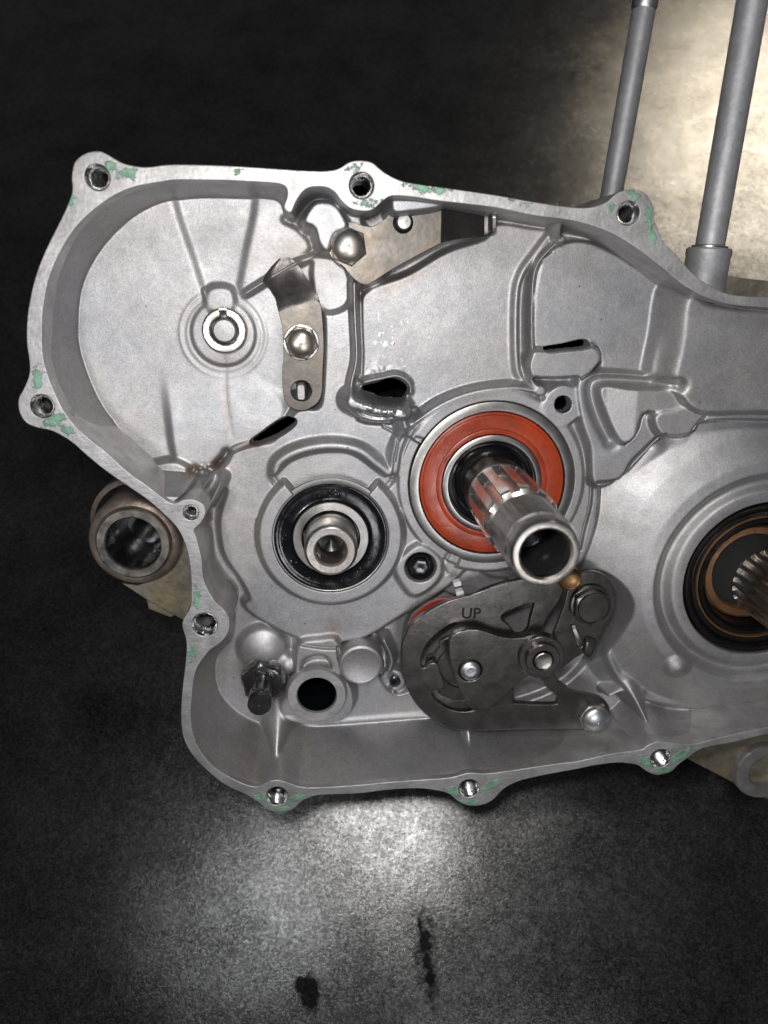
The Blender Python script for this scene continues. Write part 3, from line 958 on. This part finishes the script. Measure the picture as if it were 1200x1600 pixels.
link('dark_backing', mesh_np('dark_backing', co[2 * n:] + np.array((0, 0, .5)), [tuple(range(n))], False), M_VOID, case)  # added closed bottom that keeps light out, so the holes look dark

# ports and plugs cast into the floor
def pr(px, py, z, r): return rad(px, py, z, r)
c = P3(495, 1087, -84)
R_ = pr(495, 1087, -84, 46); r_ = pr(495, 1087, -84, 31)
radial('oil_port', [(R_ + 3, -14), (R_, -3), (R_ - 1.5, 0), (r_ + 1, 0), (r_, -1.5), (r_ - 1, -6)], 64, c, M_FLANGE, case)
radial('port_bore', [(r_ - 1, -6), (r_ - 1, -200)], 64, c, M_VOID, case)
hc_ = P3(880, 632, -90)
radial('drain_hole', [(pr(880, 632, -90, 12.5), 0), (pr(880, 632, -90, 12), -120)], 32, hc_, M_VOID, case)
c = P3(564, 1040, -76); r = pr(564, 1040, -76, 34)
radial('core_plug', [(r + 2, -40), (r + 1, -8), (r - 1, -2), (r - 5, 0), (r - 7, -1.2), (0.1, -1.6)], 56, c, M_CAST, case)

# hub in the left chamber: a split collar round a pin
hub = thing('split_collar', 'small bright split collar with keyhole notch on the pin in the round left chamber', 'collar', P3(349, 521, ZF + 4))
cz = ZF + 26
hc = P(350, 517, cz)
rO, rI = pr(350, 517, cz, 35), pr(350, 517, cz, 21)
ang = np.linspace(math.radians(90 + 14), math.radians(450 - 14), 60)
inner = np.stack((hc[0] + rI * np.cos(ang), hc[1] + rI * np.sin(ang)), 1)
key = np.array([(hc[0] + 3.0, hc[1] + rI + 5), (hc[0] + 2.6, hc[1] + rO - 4), (hc[0] - 2.6, hc[1] + rO - 4), (hc[0] - 3.0, hc[1] + rI + 5)])
plate('collar_ring', [circ(hc[0], hc[1], rO, 64), np.concatenate((inner, key))], cz, 34, 3.6, M_STEEL, hub)
radial('centre_pin', [(rI - 2, -30), (rI - 2, -7), (rI - 5, -3), (0.1, -2)], 48, (hc[0], hc[1], cz), M_CAST, hub)
lk = P3(345, 484, cz - 4)
radial('roll_pin', [(4.2, -16), (4.2, 0), (3.2, 1.2), (2.2, 0), (2.2, -9)], 20, lk, M_STEEL, hub)

# ------------------------------------------------------------------ bearings and shafts
b1 = thing('sealed_bearing', 'small bearing with glossy black rubber seal in the lower middle of the casting', 'bearing', P3(517, 841, -90))
c = P3(517, 841, -90)
rr = lambda q, z=-90: pr(517, 841, z, q)
radial('outer_race', [(rr(98), -10), (rr(98), 0), (rr(97), 1), (rr(90), 1), (rr(88), 0), (rr(88), -4)], 96, c, M_RACE, b1)
radial('black_seal', [(rr(89), -12), (rr(88), -3), (rr(86.5), -1.2), (rr(84), -1), (rr(81), -2.6), (rr(78), -3), (rr(66), -3), (rr(63), -2), (rr(61), -3.5), (rr(59), -8)], 96, c, M_BLACK, b1)
radial('inner_race', [(rr(60), -8), (rr(59), 1), (rr(58), 2), (rr(46), 2), (rr(45), 0), (rr(44), -12)], 96, c, M_RACE, b1)
for k, ch in enumerate('6203'):
    a = math.radians(150 - k * 5.2)
    lettering('seal_lettering', ch, 9, (c[0] + rr(74) * math.cos(a), c[1] + rr(74) * math.sin(a)), a - math.pi / 2, -92.6, M_OIL, b1, .8)
# beads of oil left on the seal
rs = random.Random(4)
bm = bmesh.new()
for k in range(30):
    a = rs.choice([rs.gauss(math.radians(90), .2), rs.gauss(math.radians(215), .25), rs.gauss(math.radians(-45), .3), rs.gauss(math.radians(180), .1)])
    q = rr(rs.uniform(68, 78))
    bmesh.ops.create_icosphere(bm, subdivisions=1, radius=rs.uniform(.5, 1.3) * S,
                               matrix=Matrix.Translation(Vector((q * math.cos(a), q * math.sin(a), -2.6)) * S))
for f in bm.faces: f.smooth = True
me = bpy.data.meshes.new('oil_beads'); bm.to_mesh(me); bm.free()
ob = link('oil_beads', me, M_BRIGHT, b1, kind='stuff')

zt = zfor(P3(517, 841, -90), 861)
s1 = thing('hollow_shaft', 'short plain hollow shaft end standing in the black-sealed bearing', 'shaft', P3(517, 841, -90))
ct = P3(517, 841, -90)
r0 = rad(517, 861, zt, 42)
L = zt + 90
radial('shaft_body', [(r0 + 1, -20), (r0 + 1, 4), (r0 - 2.5, 7), (r0 - 2.5, 14), (r0, 17), (r0, L - 5), (r0 - 3, L - 1), (r0 - 5, L)], 72, ct, M_STEEL, s1)
rb = rad(517, 861, zt, 24.5)
radial('shaft_face', [(r0 - 5, L), (rb + 3, L - .4), (rb, L - 3), (rb - 2, L - 9), (rb - 5, L - 60)], 72, ct, M_STEEL, s1)
radial('bore_end', [(rb - 3, L - 55), (0.1, L - 66)], 40, ct, M_VOID, s1)

b2 = thing('orange_bearing', 'large bearing with orange rubber seal ring around the splined shaft', 'bearing', P3(769, 757, -88))
c = P3(769, 757, -88)
rr = lambda q: pr(769, 757, -88, q)
radial('outer_race', [(rr(129), -30), (rr(129), -1), (rr(127), 0), (rr(116), 0), (rr(114.5), -2), (rr(114.5), -8)], 120, c, M_RACE, b2)
radial('orange_seal', [(rr(114), -8), (rr(113), -2.5), (rr(110), -1.8), (rr(108), -3.2), (rr(106), -2.6), (rr(88), -2.6), (rr(86.5), -3.8), (rr(85), -3), (rr(80), -3), (rr(78), -8)], 120, c, M_ORANGE, b2)
radial('inner_race', [(rr(79), -8), (rr(78), 0), (rr(76.5), 1), (rr(70), 1), (rr(68.5), -1), (rr(67), -14), (rr(60), -15)], 120, c, M_RACE, b2)
radial('shaft_seal', [(rr(68), -12), (rr(62), -9), (rr(58), -12), (rr(55), -8), (rr(50), -12), (rr(40), -14)], 96, c, M_BLACK, b2)
for k, ch in enumerate('JAPAN'):
    a = math.radians(142 - k * 8.2)
    lettering('seal_lettering', ch, 15, (c[0] + rr(97) * math.cos(a), c[1] + rr(97) * math.sin(a)), a - math.pi / 2, -90.3, M_ORANGE_INK, b2, .7)

zt = zfor(P3(769, 757, -88), 866)
s2 = thing('splined_shaft', 'long bright splined hollow shaft rising from the orange bearing with oily threaded tip', 'shaft', P3(769, 757, -88))
L = zt + 88
rt = rad(847, 866, zt, 54)
NSP = 12
def spl(depth, r=None):
    r = r or rt * 1.07
    def f(th):
        ph = (th * NSP / (2 * np.pi)) % 1.0
        g = sst((0.5 - np.abs(ph - 0.5) - 0.25) / 0.07)      # groove window
        return r - depth * g
    return f
rB = rt * 1.25
rT = rt * 1.12
rings = [(rB * .93, -20), (rB * .93, 6), (rB * .90, 9), (rB * .90, 14), (rB * .97, 20)]
for k in range(7):
    rings.append((spl(14 * math.sin(k / 6 * math.pi / 2), rB), L * (.24 + .06 * k / 6)))
rings += [(spl(14, rB), L * .45), (spl(14, rB), L * .58), (spl(14, rB), L * .61), (spl(8.5, rB * .985), L * .625), (spl(6.5, rB * .955), L * .635)]
rings += [(rT * 1.0, L * .64), (rT * .91, L * .648), (rT * .91, L * .668)]
z = L * .675
k = 0
while z < L * .93:
    rings.append((rT * (.995 if k % 2 else .978), z)); z += 2.6; k += 1
rings += [(rT * .985, L * .935), (rT * .97, L * .95), (rt * 1.0, L - 2), (rt * .97, L - .5)]
radial('splined_body', rings, 12 * 24, P3(769, 757, -88), M_SHAFT, s2, angle=32)
rb = rad(847, 866, zt, 40.5)
radial('shaft_tip', [(rt * .97, L - .5), (rt * .93, L), (rb + 3, L), (rb, L - 3), (rb - .5, L - 14)], 96, P3(769, 757, -88), M_STEEL, s2, angle=40)
radial('shaft_bore', [(rb - .5, L - 14), (rb - 3, L - 18), (rb - 3, L - 120)], 96, P3(769, 757, -88), M_DARK, s2, angle=40)
radial('bore_end', [(rb - 2, L - 110), (8, L - 125), (0.1, L - 125)], 40, P3(769, 757, -88), M_DARK, s2)

# large oil seal and splined crankshaft end at the right edge
b3 = thing('oil_seal', 'large glossy black oil seal with brown and red rings cut by the right edge', 'oil seal', P3(1193, 907, -64))
c = P3(1193, 907, -64); rr = lambda q: pr(1193, 907, -64, q)
radial('outer_lip', [(rr(125), -20), (rr(124.5), -3), (rr(123), -1), (rr(118), -2), (rr(114), -6), (rr(112), -14)], 120, c, M_OIL, b3)
radial('red_ring', [(rr(113), -13), (rr(110), -10), (rr(104), -12), (rr(102), -16)], 120, c, M_OIL, b3)
radial('brown_ring', [(rr(104), -16), (rr(102.5), -11), (rr(100.5), -11), (rr(99), -16)], 120, c, M_BRONZE, b3)
radial('inner_lip', [(rr(100), -16), (rr(97), -12), (rr(92), -12), (rr(88), -22), (rr(85), -20), (rr(82), -34), (rr(81), -60)], 120, c, M_OIL, b3)
radial('thrust_washer', [(rr(84), -58), (rr(80), -58), (rr(66), -60), (.1, -60)], 96, c, M_ENGRAVE, b3)
radial('bronze_collar', [(rr(81), -60), (rr(80), -44), (rr(76), -40), (rr(66), -40), (rr(63), -46), (rr(62), -62)], 120, c, M_BRONZE, b3)
s3 = thing('splined_crank_end', 'dark finely splined shaft end inside the large black seal', 'shaft', P3(1193, 907, -130))
rs3 = rr(57)
def fine(dep, r):
    def f(th):
        ph = (th * 22 / (2 * np.pi)) % 1.0
        return r - dep * sst((0.5 - np.abs(ph - 0.5) - 0.18) / 0.12)
    return f
radial('splined_body', [(rs3, -6), (rs3, 10), (fine(9, rs3), 12), (fine(9, rs3), 60), (fine(9, rs3), 126), (fine(9, rs3), 186), (rs3 - 8, 189), (rs3 - 9, 198)], 22 * 14, P3(1193, 907, -130), M_STEEL, s3, angle=45)
radial('end_face', [(rs3 - 9, 198), (rs3 - 11, 200), (20, 200), (18, 196), (18, 150), (.1, 150)], 64, P3(1193, 907, -130), M_BRONZE, s3)

# ------------------------------------------------------------------ fasteners
def dome_bolt(name, label, px, py, z, rhex, rdome, hh, hexmat, domemat, rot=0.2, washer=True, group=None, dome_h=None, flat=False):
    c = P3(px, py, z); R_ = pr(px, py, z, rhex); rd = pr(px, py, z, rdome)
    t_ = thing(name, label, 'bolt', c, group)
    if washer: radial('flange_washer', [(R_ * 1.03, 0), (R_ * 1.05, 1.5), (R_ * 1.0, 3.2), (R_ * .9, 3.6)], 60, c, hexmat, t_)
    radial('hex_head', [(hexf(R_, .0), 3), (hexf(R_, .0), hh - 3), (hexf(R_ * .99, .05), hh - 1), (hexf(R_ * .93, .10), hh), (rd * .98, hh + .4)], 72, c, hexmat, t_, rot=rot, angle=28)
    dh = dome_h or rd * .52
    rings = [(rd, hh - .5), (rd * .995, hh + 1)]
    for k in range(1, 9):
        a = k / 9 * math.pi / 2
        rings.append((rd * math.cos(a) if not flat else rd * (1 - .06 * k / 9), hh + 1 + dh * math.sin(a)))
    if flat: rings += [(rd * .6, hh + 1 + dh), (.1, hh + .6 + dh)]
    else: rings += [(rd * .10, hh + 1 + dh), (rd * .07, hh + .4 + dh), (.1, hh + .2 + dh)]
    radial('dome', rings, 60, c, domemat, t_)
    return t_


dome_bolt('dome_bolt', 'domed silver hex bolt on the wide arm plate under the top rim', 544, 385, -84, 30, 24.5, 15, M_STEEL, M_AMBER0, .15)
dome_bolt('dome_bolt', 'domed bolt with amber tint in the middle of the narrow curved plate', 471, 535, -92, 27, 21.5, 13, M_STEEL, M_AMBER, .3)
dome_bolt('dome_bolt', 'pale silver domed hex bolt at the lower right foot of the dark shift plate', 925, 1114, -66, 26, 21.5, 20, M_STEEL, M_DOME, .5)
dome_bolt('hex_bolt', 'dark oily flat-topped hex bolt on the pivoting arm below the shaft tip', 922, 944, -62, 31, 24, 14, M_DARKPLATE, M_DARKPLATE, .0, flat=True, dome_h=4)

c = P3(657, 886, -104)
t_ = thing('hex_plug', 'small black oily hex plug sunk in its round hole beside the orange bearing', 'plug', c)
r = pr(657, 886, -104, 15)
radial('plug_head', [(hexf(r), -12), (hexf(r), 0), (hexf(r * .8), 3), (r * .5, 3.5), (.1, 2)], 36, c, M_DARK, t_, rot=.4)
radial('plug_rim', [(r * 1.38, -18), (r * 1.36, 4), (r * 1.28, 6), (r * 1.2, 3), (r * 1.2, -18)], 40, c, M_DARK, t_)
c = P3(617, 1065, -100)
t_ = thing('set_screw', 'tiny dark set screw beside the left edge of the dark shift plate', 'screw', c)
r = pr(617, 1065, -100, 9)
radial('screw_head', [(r, -6), (r, 1), (r * .8, 2.5), (hexf(r * .55), 2.4), (hexf(r * .5), -4)], 36, c, M_DARK, t_)
radial('socket_floor', [(r * .6, -3), (.1, -3)], 24, c, M_VOID, t_)

# ------------------------------------------------------------------ arm plates
arm = thing('wide_arm_plate', 'wide brownish steel arm plate with bent dark finger under the top rim', 'retainer plate', P3(600, 385, -84))
ARM = [(515, 377), (523, 355), (547, 346), (567, 352), (583, 353), (600, 343), (613, 329), (630, 323), (673, 326), (690, 327), (720, 330), (750, 331), (770, 332), (776, 334),
       (777, 350), (776, 362), (768, 366), (730, 371), (705, 376), (690, 380), (660, 395), (613, 421), (580, 442), (572, 445), (563, 443), (550, 433), (537, 417), (520, 403)]
zA = -78
aw = catmull(PP(ARM, zA), 4)
xb = P(690, 350, zA)[0]; xe = P(764, 350, zA)[0]
cp = P(630, 348, zA); rp = pr(630, 348, zA, 15.5)
def arm_bend(co):
    x = co[:, 0]
    co = co.copy()
    dz = np.interp(x, [xb - 1, xb + 6, xb + 14, xe - 4, xe + 4, xe + 20], [0, -3, -11, -22, -18, -6])
    co[:, 2] += dz
    return co
# finger needs cross lines so that it can bend: clip the plate in two pieces sharing the fold
def clip_x(poly, xc_, keep_left):
    o_ = []
    n_ = len(poly)
    for i in range(n_):
        a = poly[i]; b = poly[(i + 1) % n_]
        ina = (a[0] <= xc_) == keep_left; inb = (b[0] <= xc_) == keep_left
        if ina: o_.append(a)
        if ina != inb:
            t = (xc_ - a[0]) / (b[0] - a[0]); o_.append(a + t * (b - a))
    return np.array(o_)
plate('arm_body', [clip_x(aw, xb, True), circ(cp[0], cp[1], rp, 36)], zA, 9, 1.0, M_PLATE, arm)
# finger: lofted strip
def strip(name, secs, thick, mat, parent, angle=35):
    """secs: list of (pA, pB) 3D points across the strip"""
    co, F = [], []
    m = 9
    for (a, b) in secs:
        a = np.array(a, float); b = np.array(b, float)
        row = []
        for k in range(m):
            u = k / (m - 1)
            p = a * (1 - u) + b * u
            e = min(u, 1 - u) * (m - 1)
            p = p.copy(); p[2] -= 1.0 if e < .5 else 0
            row.append(p)
        co += row + [p - np.array((0, 0, thick)) for p in row[::-1]]
    q = 2 * m
    for i in range(len(secs) - 1):
        for j in range(q):
            F.append((i * q + j, i * q + (j + 1) % q, (i + 1) * q + (j + 1) % q, (i + 1) * q + j))
    F.append(tuple(range(q))[::-1]); F.append(tuple(range((len(secs) - 1) * q, len(secs) * q)))
    me = mesh_np(name, co, F, True, angle, org(parent))
    bm = bmesh.new(); bm.from_mesh(me); bmesh.ops.recalc_face_normals(bm, faces=bm.faces); bm.to_mesh(me); bm.free()
    return link(name, me, mat, parent)
def sec(xa, ya, xb_, yb_, z): return (P3(xa, ya, z), P3(xb_, yb_, z))
strip('bent_finger', [sec(688, 327, 688, 381, -78), sec(692, 327.5, 692, 379, -80), sec(698, 328, 698, 377, -88), sec(715, 330, 715, 374, -95), sec(740, 331, 740, 370, -104), sec(757, 332, 757, 367, -110), sec(763, 332, 763, 366, -108),
                      sec(766, 332, 766, 366, -84), sec(770, 333, 770, 365, -81), sec(775, 334, 775, 361, -80.5)], 8, M_DARKPLATE, arm)
lp = thing('locating_pin', 'round steel locating pin standing in the wide arm plate', 'pin', P3(630, 348, -90))
radial('pin_head', [(pr(630, 348, -78, 12), 0), (pr(630, 348, -78, 12), 16), (pr(630, 348, -78, 10), 18.5), (.1, 19)], 36, P3(630, 348, -90), M_PIN, lp)
radial('oil_film', [(pr(630, 348, -78, 15.6), 8), (pr(630, 348, -78, 11.5), 6.5)], 36, P3(630, 348, -90), M_OIL, lp)

cur = thing('curved_guide_plate', 'narrow curved steel guide plate with dark bent tip at the edge of the round chamber', 'guide plate', P3(471, 530, -96))
zL = -90
LOW = [(435, 487), (440, 484), (494, 468), (500, 474), (503, 487), (506, 537), (504, 587), (503, 612), (497, 628), (482, 639), (470, 642), (457, 638), (446, 628), (442, 612), (441, 580), (443, 553), (441, 510)]
lw = PP(LOW, zL)
lw = np.concatenate((lw[:3], catmull(lw[2:], 4, False)[1:]))
cs = P(471, 611, zL); rs_ = pr(471, 611, zL, 16.5)
plate('guide_body', [lw, circ(cs[0], cs[1], rs_, 40)], zL, 8, .9, M_PLATE, cur)
strip('bent_tip', [sec(435, 487, 498, 469, -90), sec(433, 480, 496, 462, -91), sec(430, 466, 491, 450, -98), sec(421, 452, 481, 437, -104), sec(410, 440, 474, 426, -109), sec(414, 429, 466, 415, -111), sec(424, 416, 459, 407, -112), sec(436, 404, 452, 402, -113)], 8, M_DARKPLATE, cur)
sp_ = thing('flat_sided_pin', 'small flat-sided pin in the round end hole of the curved guide plate', 'pin', P3(471, 611, -100))
c = P3(471, 611, -100)
a, b_ = pr(471, 611, -90, 6.5), pr(471, 611, -90, 12.5)
def rr_box(a, b):
    def f(th):
        return 1.0 / ((np.abs(np.cos(th)) / a) ** 5 + (np.abs(np.sin(th)) / b) ** 5) ** .2
    return f
radial('pin_head', [(rr_box(a, b_), 0), (rr_box(a, b_), 13), (rr_box(a * .8, b_ * .88), 15), (rr_box(.1, .1), 15)], 48, c, M_PIN, sp_)
radial('oil_film', [(rs_, 6), (.1, 4)], 36, c, M_OIL, sp_)

# ------------------------------------------------------------------ shift mechanism
up = thing('shift_guide_plate', 'large dark oiled steel guide plate stamped UP with cut-outs, bottom centre', 'guide plate', P3(760, 1050, -80))
zU = -58
UPO = [(627, 1027), (630, 1000), (643, 976), (667, 957), (700, 940), (740, 928), (767, 918), (800, 908), (830, 904), (860, 905), (878, 912), (880, 925), (872, 942), (860, 958), (852, 972), (846, 988), (850, 1015),
       (862, 1045), (877, 1067), (900, 1081), (925, 1087), (944, 1094), (953, 1108), (950, 1125), (938, 1137), (915, 1140), (833, 1140), (760, 1142), (733, 1142), (705, 1139), (673, 1123), (646, 1095), (631, 1060)]
RIM = [(716, 974), (700, 978), (683, 990), (666, 1008), (657, 1033), (662, 1044), (670, 1038), (680, 1035), (686, 1042), (688, 1052), (695, 1070), (688, 1078), (675, 1082), (680, 1093), (700, 1107), (723, 1112), (743, 1109), (762, 1098), (775, 1070), (775, 1030), (765, 1003), (745, 988)]
WIN1 = [(784, 968), (786, 960), (800, 953), (815, 947), (830, 943), (834, 946), (829, 965), (824, 985), (812, 992), (804, 988), (795, 977)]
WIN2 = [(806, 1066), (820, 1058), (838, 1052), (846, 1062), (856, 1075), (870, 1088), (870, 1096), (864, 1101), (808, 1099), (802, 1095)]
uw = catmull(PP(UPO, zU), 4)
plate('plate_body', [uw, catmull(PP(RIM, zU), 3), catmull(PP(WIN1, zU), 3), catmull(PP(WIN2, zU), 3)], zU, 13, 2.1, M_DARKPLATE, up)
lettering('engraved_up', 'UP', 29, P(736, 959, zU), math.radians(-2), zU + .05, M_ENGRAVE, up, .8, 0.55)
drum = thing('shift_drum_cam', 'dark notched drum cam showing through the cut-out of the guide plate', 'drum cam', P3(716, 1043, -100))
c = P3(722, 1043, -88)
def cam_f(r, d_):
    return lambda th: r - d_ * sst((np.cos(th * 5) - .3) / .5)
rd_ = pr(722, 1043, -88, 58)
radial('cam_disc', [(cam_f(rd_, 9), -10), (cam_f(rd_, 9), 0), (cam_f(rd_ - 2, 9), 1.5), (rd_ * .72, 1.5), (rd_ * .70, 5), (rd_ * .58, 5), (rd_ * .56, 1), (.1, 1)], 120, c, M_DARKPLATE, drum, angle=30)

rat = thing('ratchet_plate', 'smooth dark teardrop ratchet plate on top of the UP guide plate', 'ratchet plate', P3(770, 1040, -50))
RAT = [(702, 1003), (706, 993), (716, 988), (732, 984), (750, 984), (773, 992), (797, 997), (817, 996), (843, 992), (868, 1010), (868, 1035), (850, 1050), (833, 1054), (813, 1064), (800, 1077), (783, 1093), (762, 1107), (745, 1111), (736, 1107), (725, 1092),
       (715, 1070), (706, 1047), (702, 1022)]
rz = -31
c = P(735, 1048, rz)
rp_ = pr(735, 1048, rz, 18.5)
plate('plate_body', [catmull(PP(RAT, rz), 4), circ(c[0], c[1], rp_, 40)], rz, 15, 2.1, M_DARKPLATE, rat)
radial('rivet_pin', [(pr(735, 1048, rz, 15.5), -20), (pr(735, 1048, rz, 15.5), 1), (pr(735, 1048, rz, 13), 4), (pr(735, 1048, rz, 8), 5.5), (pr(735, 1048, rz, 5), 4.8), (.1, 5.2)], 40, (c[0], c[1], rz), M_DOME, rat)
radial('oil_film', [(rp_ + .5, -3), (pr(735, 1048, rz, 15), -4)], 40, (c[0], c[1], rz), M_OIL, rat)
rol = thing('pivot_roller', 'stepped round pivot roller at the right end of the ratchet plate', 'roller', P3(843, 1022, -42))
c = P3(845, 1025, -28); q = lambda v_: pr(845, 1025, -28, v_)
radial('lower_collar', [(q(36), -14), (q(36), 5), (q(34.5), 6.5), (q(27), 6.5)], 64, c, M_DARKPLATE, rol)
radial('upper_collar', [(q(27), 4), (q(27), 15), (q(25.5), 16.5), (q(17), 16.5), (q(15.5), 15), (q(15.5), 12)], 64, c, M_DARKPLATE, rol)
radial('centre_pin', [(q(14), 10), (q(14), 19), (q(12.5), 20.5), (q(11), 20), (.1, 20)], 48, c, M_STEEL, rol)

piv = thing('bent_tab_lever', 'dark steel lever with bent tab and spring slot right of the roller', 'lever', P3(910, 970, -70))
PIV = [(885, 930), (892, 912), (908, 898), (928, 893), (948, 902), (960, 920), (962, 940), (957, 960), (945, 980), (935, 1000), (922, 1015), (900, 1028), (880, 1043), (862, 1050), (858, 1030), (862, 1000), (872, 972), (880, 950)]
zP = -66
c = P(901, 1000, zP)
slot = PP([(895, 985), (899, 984), (911, 1008), (908, 1012), (904, 1011)], zP)
plate('arm_body', [catmull(PP(PIV, zP), 4), slot], zP, 10, 1.9, M_DARKPLATE, piv)
strip('bent_tab', [sec(917, 996, 932, 1000, -60), sec(916, 1003, 931, 1008, -54), sec(914, 1018, 925, 1024, -52), sec(914, 1024, 922, 1028, -54)], 7, M_DARKPLATE, piv)
strip('slot_lip', [sec(893, 978, 899, 977, -60), sec(895, 986, 901, 984, -56), sec(904, 1006, 910, 1004, -56), sec(907, 1012, 912, 1009, -60)], 4, M_STEEL, piv)
bp = thing('brass_pin', 'small amber brass-coloured pin peeking out below the splined shaft tip', 'pin', P3(888, 902, -50))
radial('pin_head', [(pr(888, 902, -40, 19), -20), (pr(888, 902, -40, 19), 8), (pr(888, 902, -40, 17), 10), (pr(888, 902, -40, 14), 8), (pr(888, 902, -40, 6), 6), (.1, 6)], 40, P3(888, 902, -46), M_BRASS, bp)
oring = thing('red_o_ring', 'sliver of dull red o-ring above the left shoulder of the dark plate', 'o-ring', P3(700, 1000, -96))
c = P(702, 996, -82); R_ = pr(702, 996, -82, 62)
tor = []
strip('ring', [((c[0] + (R_ - 5) * math.cos(t), c[1] + (R_ - 5) * math.sin(t), -84), (c[0] + (R_ + 5) * math.cos(t), c[1] + (R_ + 5) * math.sin(t), -84)) for t in np.radians(np.linspace(80, 165, 24))], 6, M_REDSEAL, oring)
for (x, y, lab) in ((715, 913, 'upper of two tiny bright teeth above the dark plate'), (719, 927, 'lower of two tiny bright teeth above the dark plate')):
    c = P3(x, y, -70)
    t_ = radial('bright_tooth', [(rr_box(7, 4.4), -14), (rr_box(7, 4.4), 0), (rr_box(6, 3.5), 1), (rr_box(.1, .1), 1)], 32, c, M_PALE, None, rot=.25, label=lab, cat='tooth', group='bright teeth above the dark plate')

# oily splined spindle, lower left
spd = thing('splined_spindle', 'glossy black hex collar and stubby splined spindle in the lower left corner', 'spindle', P3(412, 1062, -110))
c = P3(412, 1062, -100)
zt = zfor(c, 1103)
q = lambda v_: pr(412, 1062, -100, v_)
radial('seat_washer', [(q(36), -16), (q(36), -6), (q(34), -4), (q(28), -4)], 60, c, M_STEEL, spd)
radial('hex_collar', [(hexf(q(35)), -6), (hexf(q(35)), 13), (hexf(q(33), .06), 16), (q(27), 17), (q(18), 17)], 72, c, M_DARK, spd, rot=.12, angle=28)
L = zt + 100
def ss(d_, r):
    return lambda th: r - d_ * sst((np.cos(th * 6) - .2) / .4)
rt2 = rad(400, 1103, zt, 18.5)
radial('stub', [(rt2, 12), (rt2, 20), (ss(4.5, rt2), 24), (ss(4.5, rt2), L * .62), (rt2, L * .70), (rt2, L - 3), (rt2 - 2.5, L), (3, L), (2, L - 2), (.1, L - 2.5)], 96, c, M_DARK, spd, angle=40)

# ------------------------------------------------------------------ lugs, deck and collar behind the flange
lugL = P3(209, 848, -170)
q = lambda v_: pr(209, 848, -170, v_)
radial('mounting_lug', [(q(73), -120), (q(72), -14), (q(70), -6), (q(66), -2), (q(60), 0), (q(57), -3)], 90, lugL, M_RUST, case)
lg = radial('lug_bush', [(q(57), -6), (q(57), 5), (q(55), 7), (q(44), 7), (q(42), 4), (q(41), 0)], 90, lugL, M_STEEL, case)
radial('bush_bore', [(q(41), 0), (q(40.5), -140)], 90, lugL, M_DARK, case)
radial('bush_shade_disc', [(q(41.5), -136), (q(20), -138), (.1, -138)], 40, lugL, M_VOID, case)
plate('lug_web', [PP([(235, 757), (330, 800), (330, 985), (296, 975), (225, 935), (190, 912), (215, 915), (245, 903), (262, 880), (268, 848), (260, 815), (240, 790)], -196)], -196, 90, 3, M_TAN, case)
plate('lug_foot', [PP([(226, 928), (232, 952), (266, 965), (300, 950), (300, 920), (250, 905)], -212)], -212, 40, 3, M_TAN, case)
radial('lug_shoulder', [(q(76), -60), (q(74), -34), (q(66), -30)], 80, lugL + np.array((-4, 22, -18)), M_RUST, case)

lugR = P3(1196, 1207, -150)
q = lambda v_: pr(1196, 1207, -150, v_)
radial('mounting_lug', [(q(50), -80), (q(48), -4), (q(46), 0), (q(28), 0), (q(27), -3), (q(26), -60)], 80, lugR, M_LUG, case)
radial('bush_shade_disc', [(q(27), -40), (.1, -40)], 32, lugR, M_VOID, case)
plate('lug_web', [PP([(1060, 1150), (1075, 1187), (1100, 1200), (1150, 1226), (1200, 1250), (1260, 1200), (1240, 1120)], -166)], -166, 70, 4, M_TAN, case)

plate('cylinder_deck', [PP([(1100, 440), (1125, 428), (1160, 434), (1230, 442), (1460, 470), (1460, 560), (1100, 520)], -85)], -85, 90, 5, M_TAN, case)

zR = -98
a = P3(1108, 392, zR); b_ = P3(1186, -60, zR)
ax = (b_ - a) / np.linalg.norm(b_ - a)
rS = rad(1107, 390, zR, 22)
a0 = P3(1095, 460, zR)
a0 = a - ax * 60
radial('stud_boss', [(rS * 1.50, -20), (rS * 1.50, 50), (rS * 1.55, 53), (rS * 1.55, 61), (rS * 1.45, 64), (rS * 1.05, 64.5)], 60, a0, M_STUD, case, axis=ax)
st = thing('cylinder_stud', 'thicker grey steel stud rising from a collar at the right edge', 'stud', a, 'two steel studs at the upper right')
Ls = np.linalg.norm(b_ - a)
radial('stud_rod', [(rS, -20), (rS, Ls), (rS, Ls + 60), (rS - 3, Ls + 66), (.1, Ls + 66)], 48, a, M_STUD, st, axis=ax)
radial('collar_lip', [(rS * 1.0, 0), (rS * 1.22, 3), (rS * 1.22, 7), (rS, 9)], 48, a, M_STEEL, st, axis=ax)
zR2 = -360
a = P3(950, 335, zR2); b_ = P3(1008, 4, zR2)
ax = (b_ - a) / np.linalg.norm(b_ - a); Ls = np.linalg.norm(b_ - a)
rS = rad(980, 170, zR2, 17.6)
st2 = thing('cylinder_stud', 'thinner grey steel stud disappearing behind the upper right rim ear', 'stud', a - ax * 250, 'two steel studs at the upper right')
radial('stud_rod', [(rS, -250), (rS, Ls - 10)], 48, a, M_STUD, st2, axis=ax)
radial('stud_shoulder', [(rS, Ls - 12), (rS * 1.1, Ls - 8), (rS * 1.1, Ls + 4), (rS * .8, Ls + 10), (rS * .8, Ls + 90)], 48, a, M_BRIGHT, st2, axis=ax)
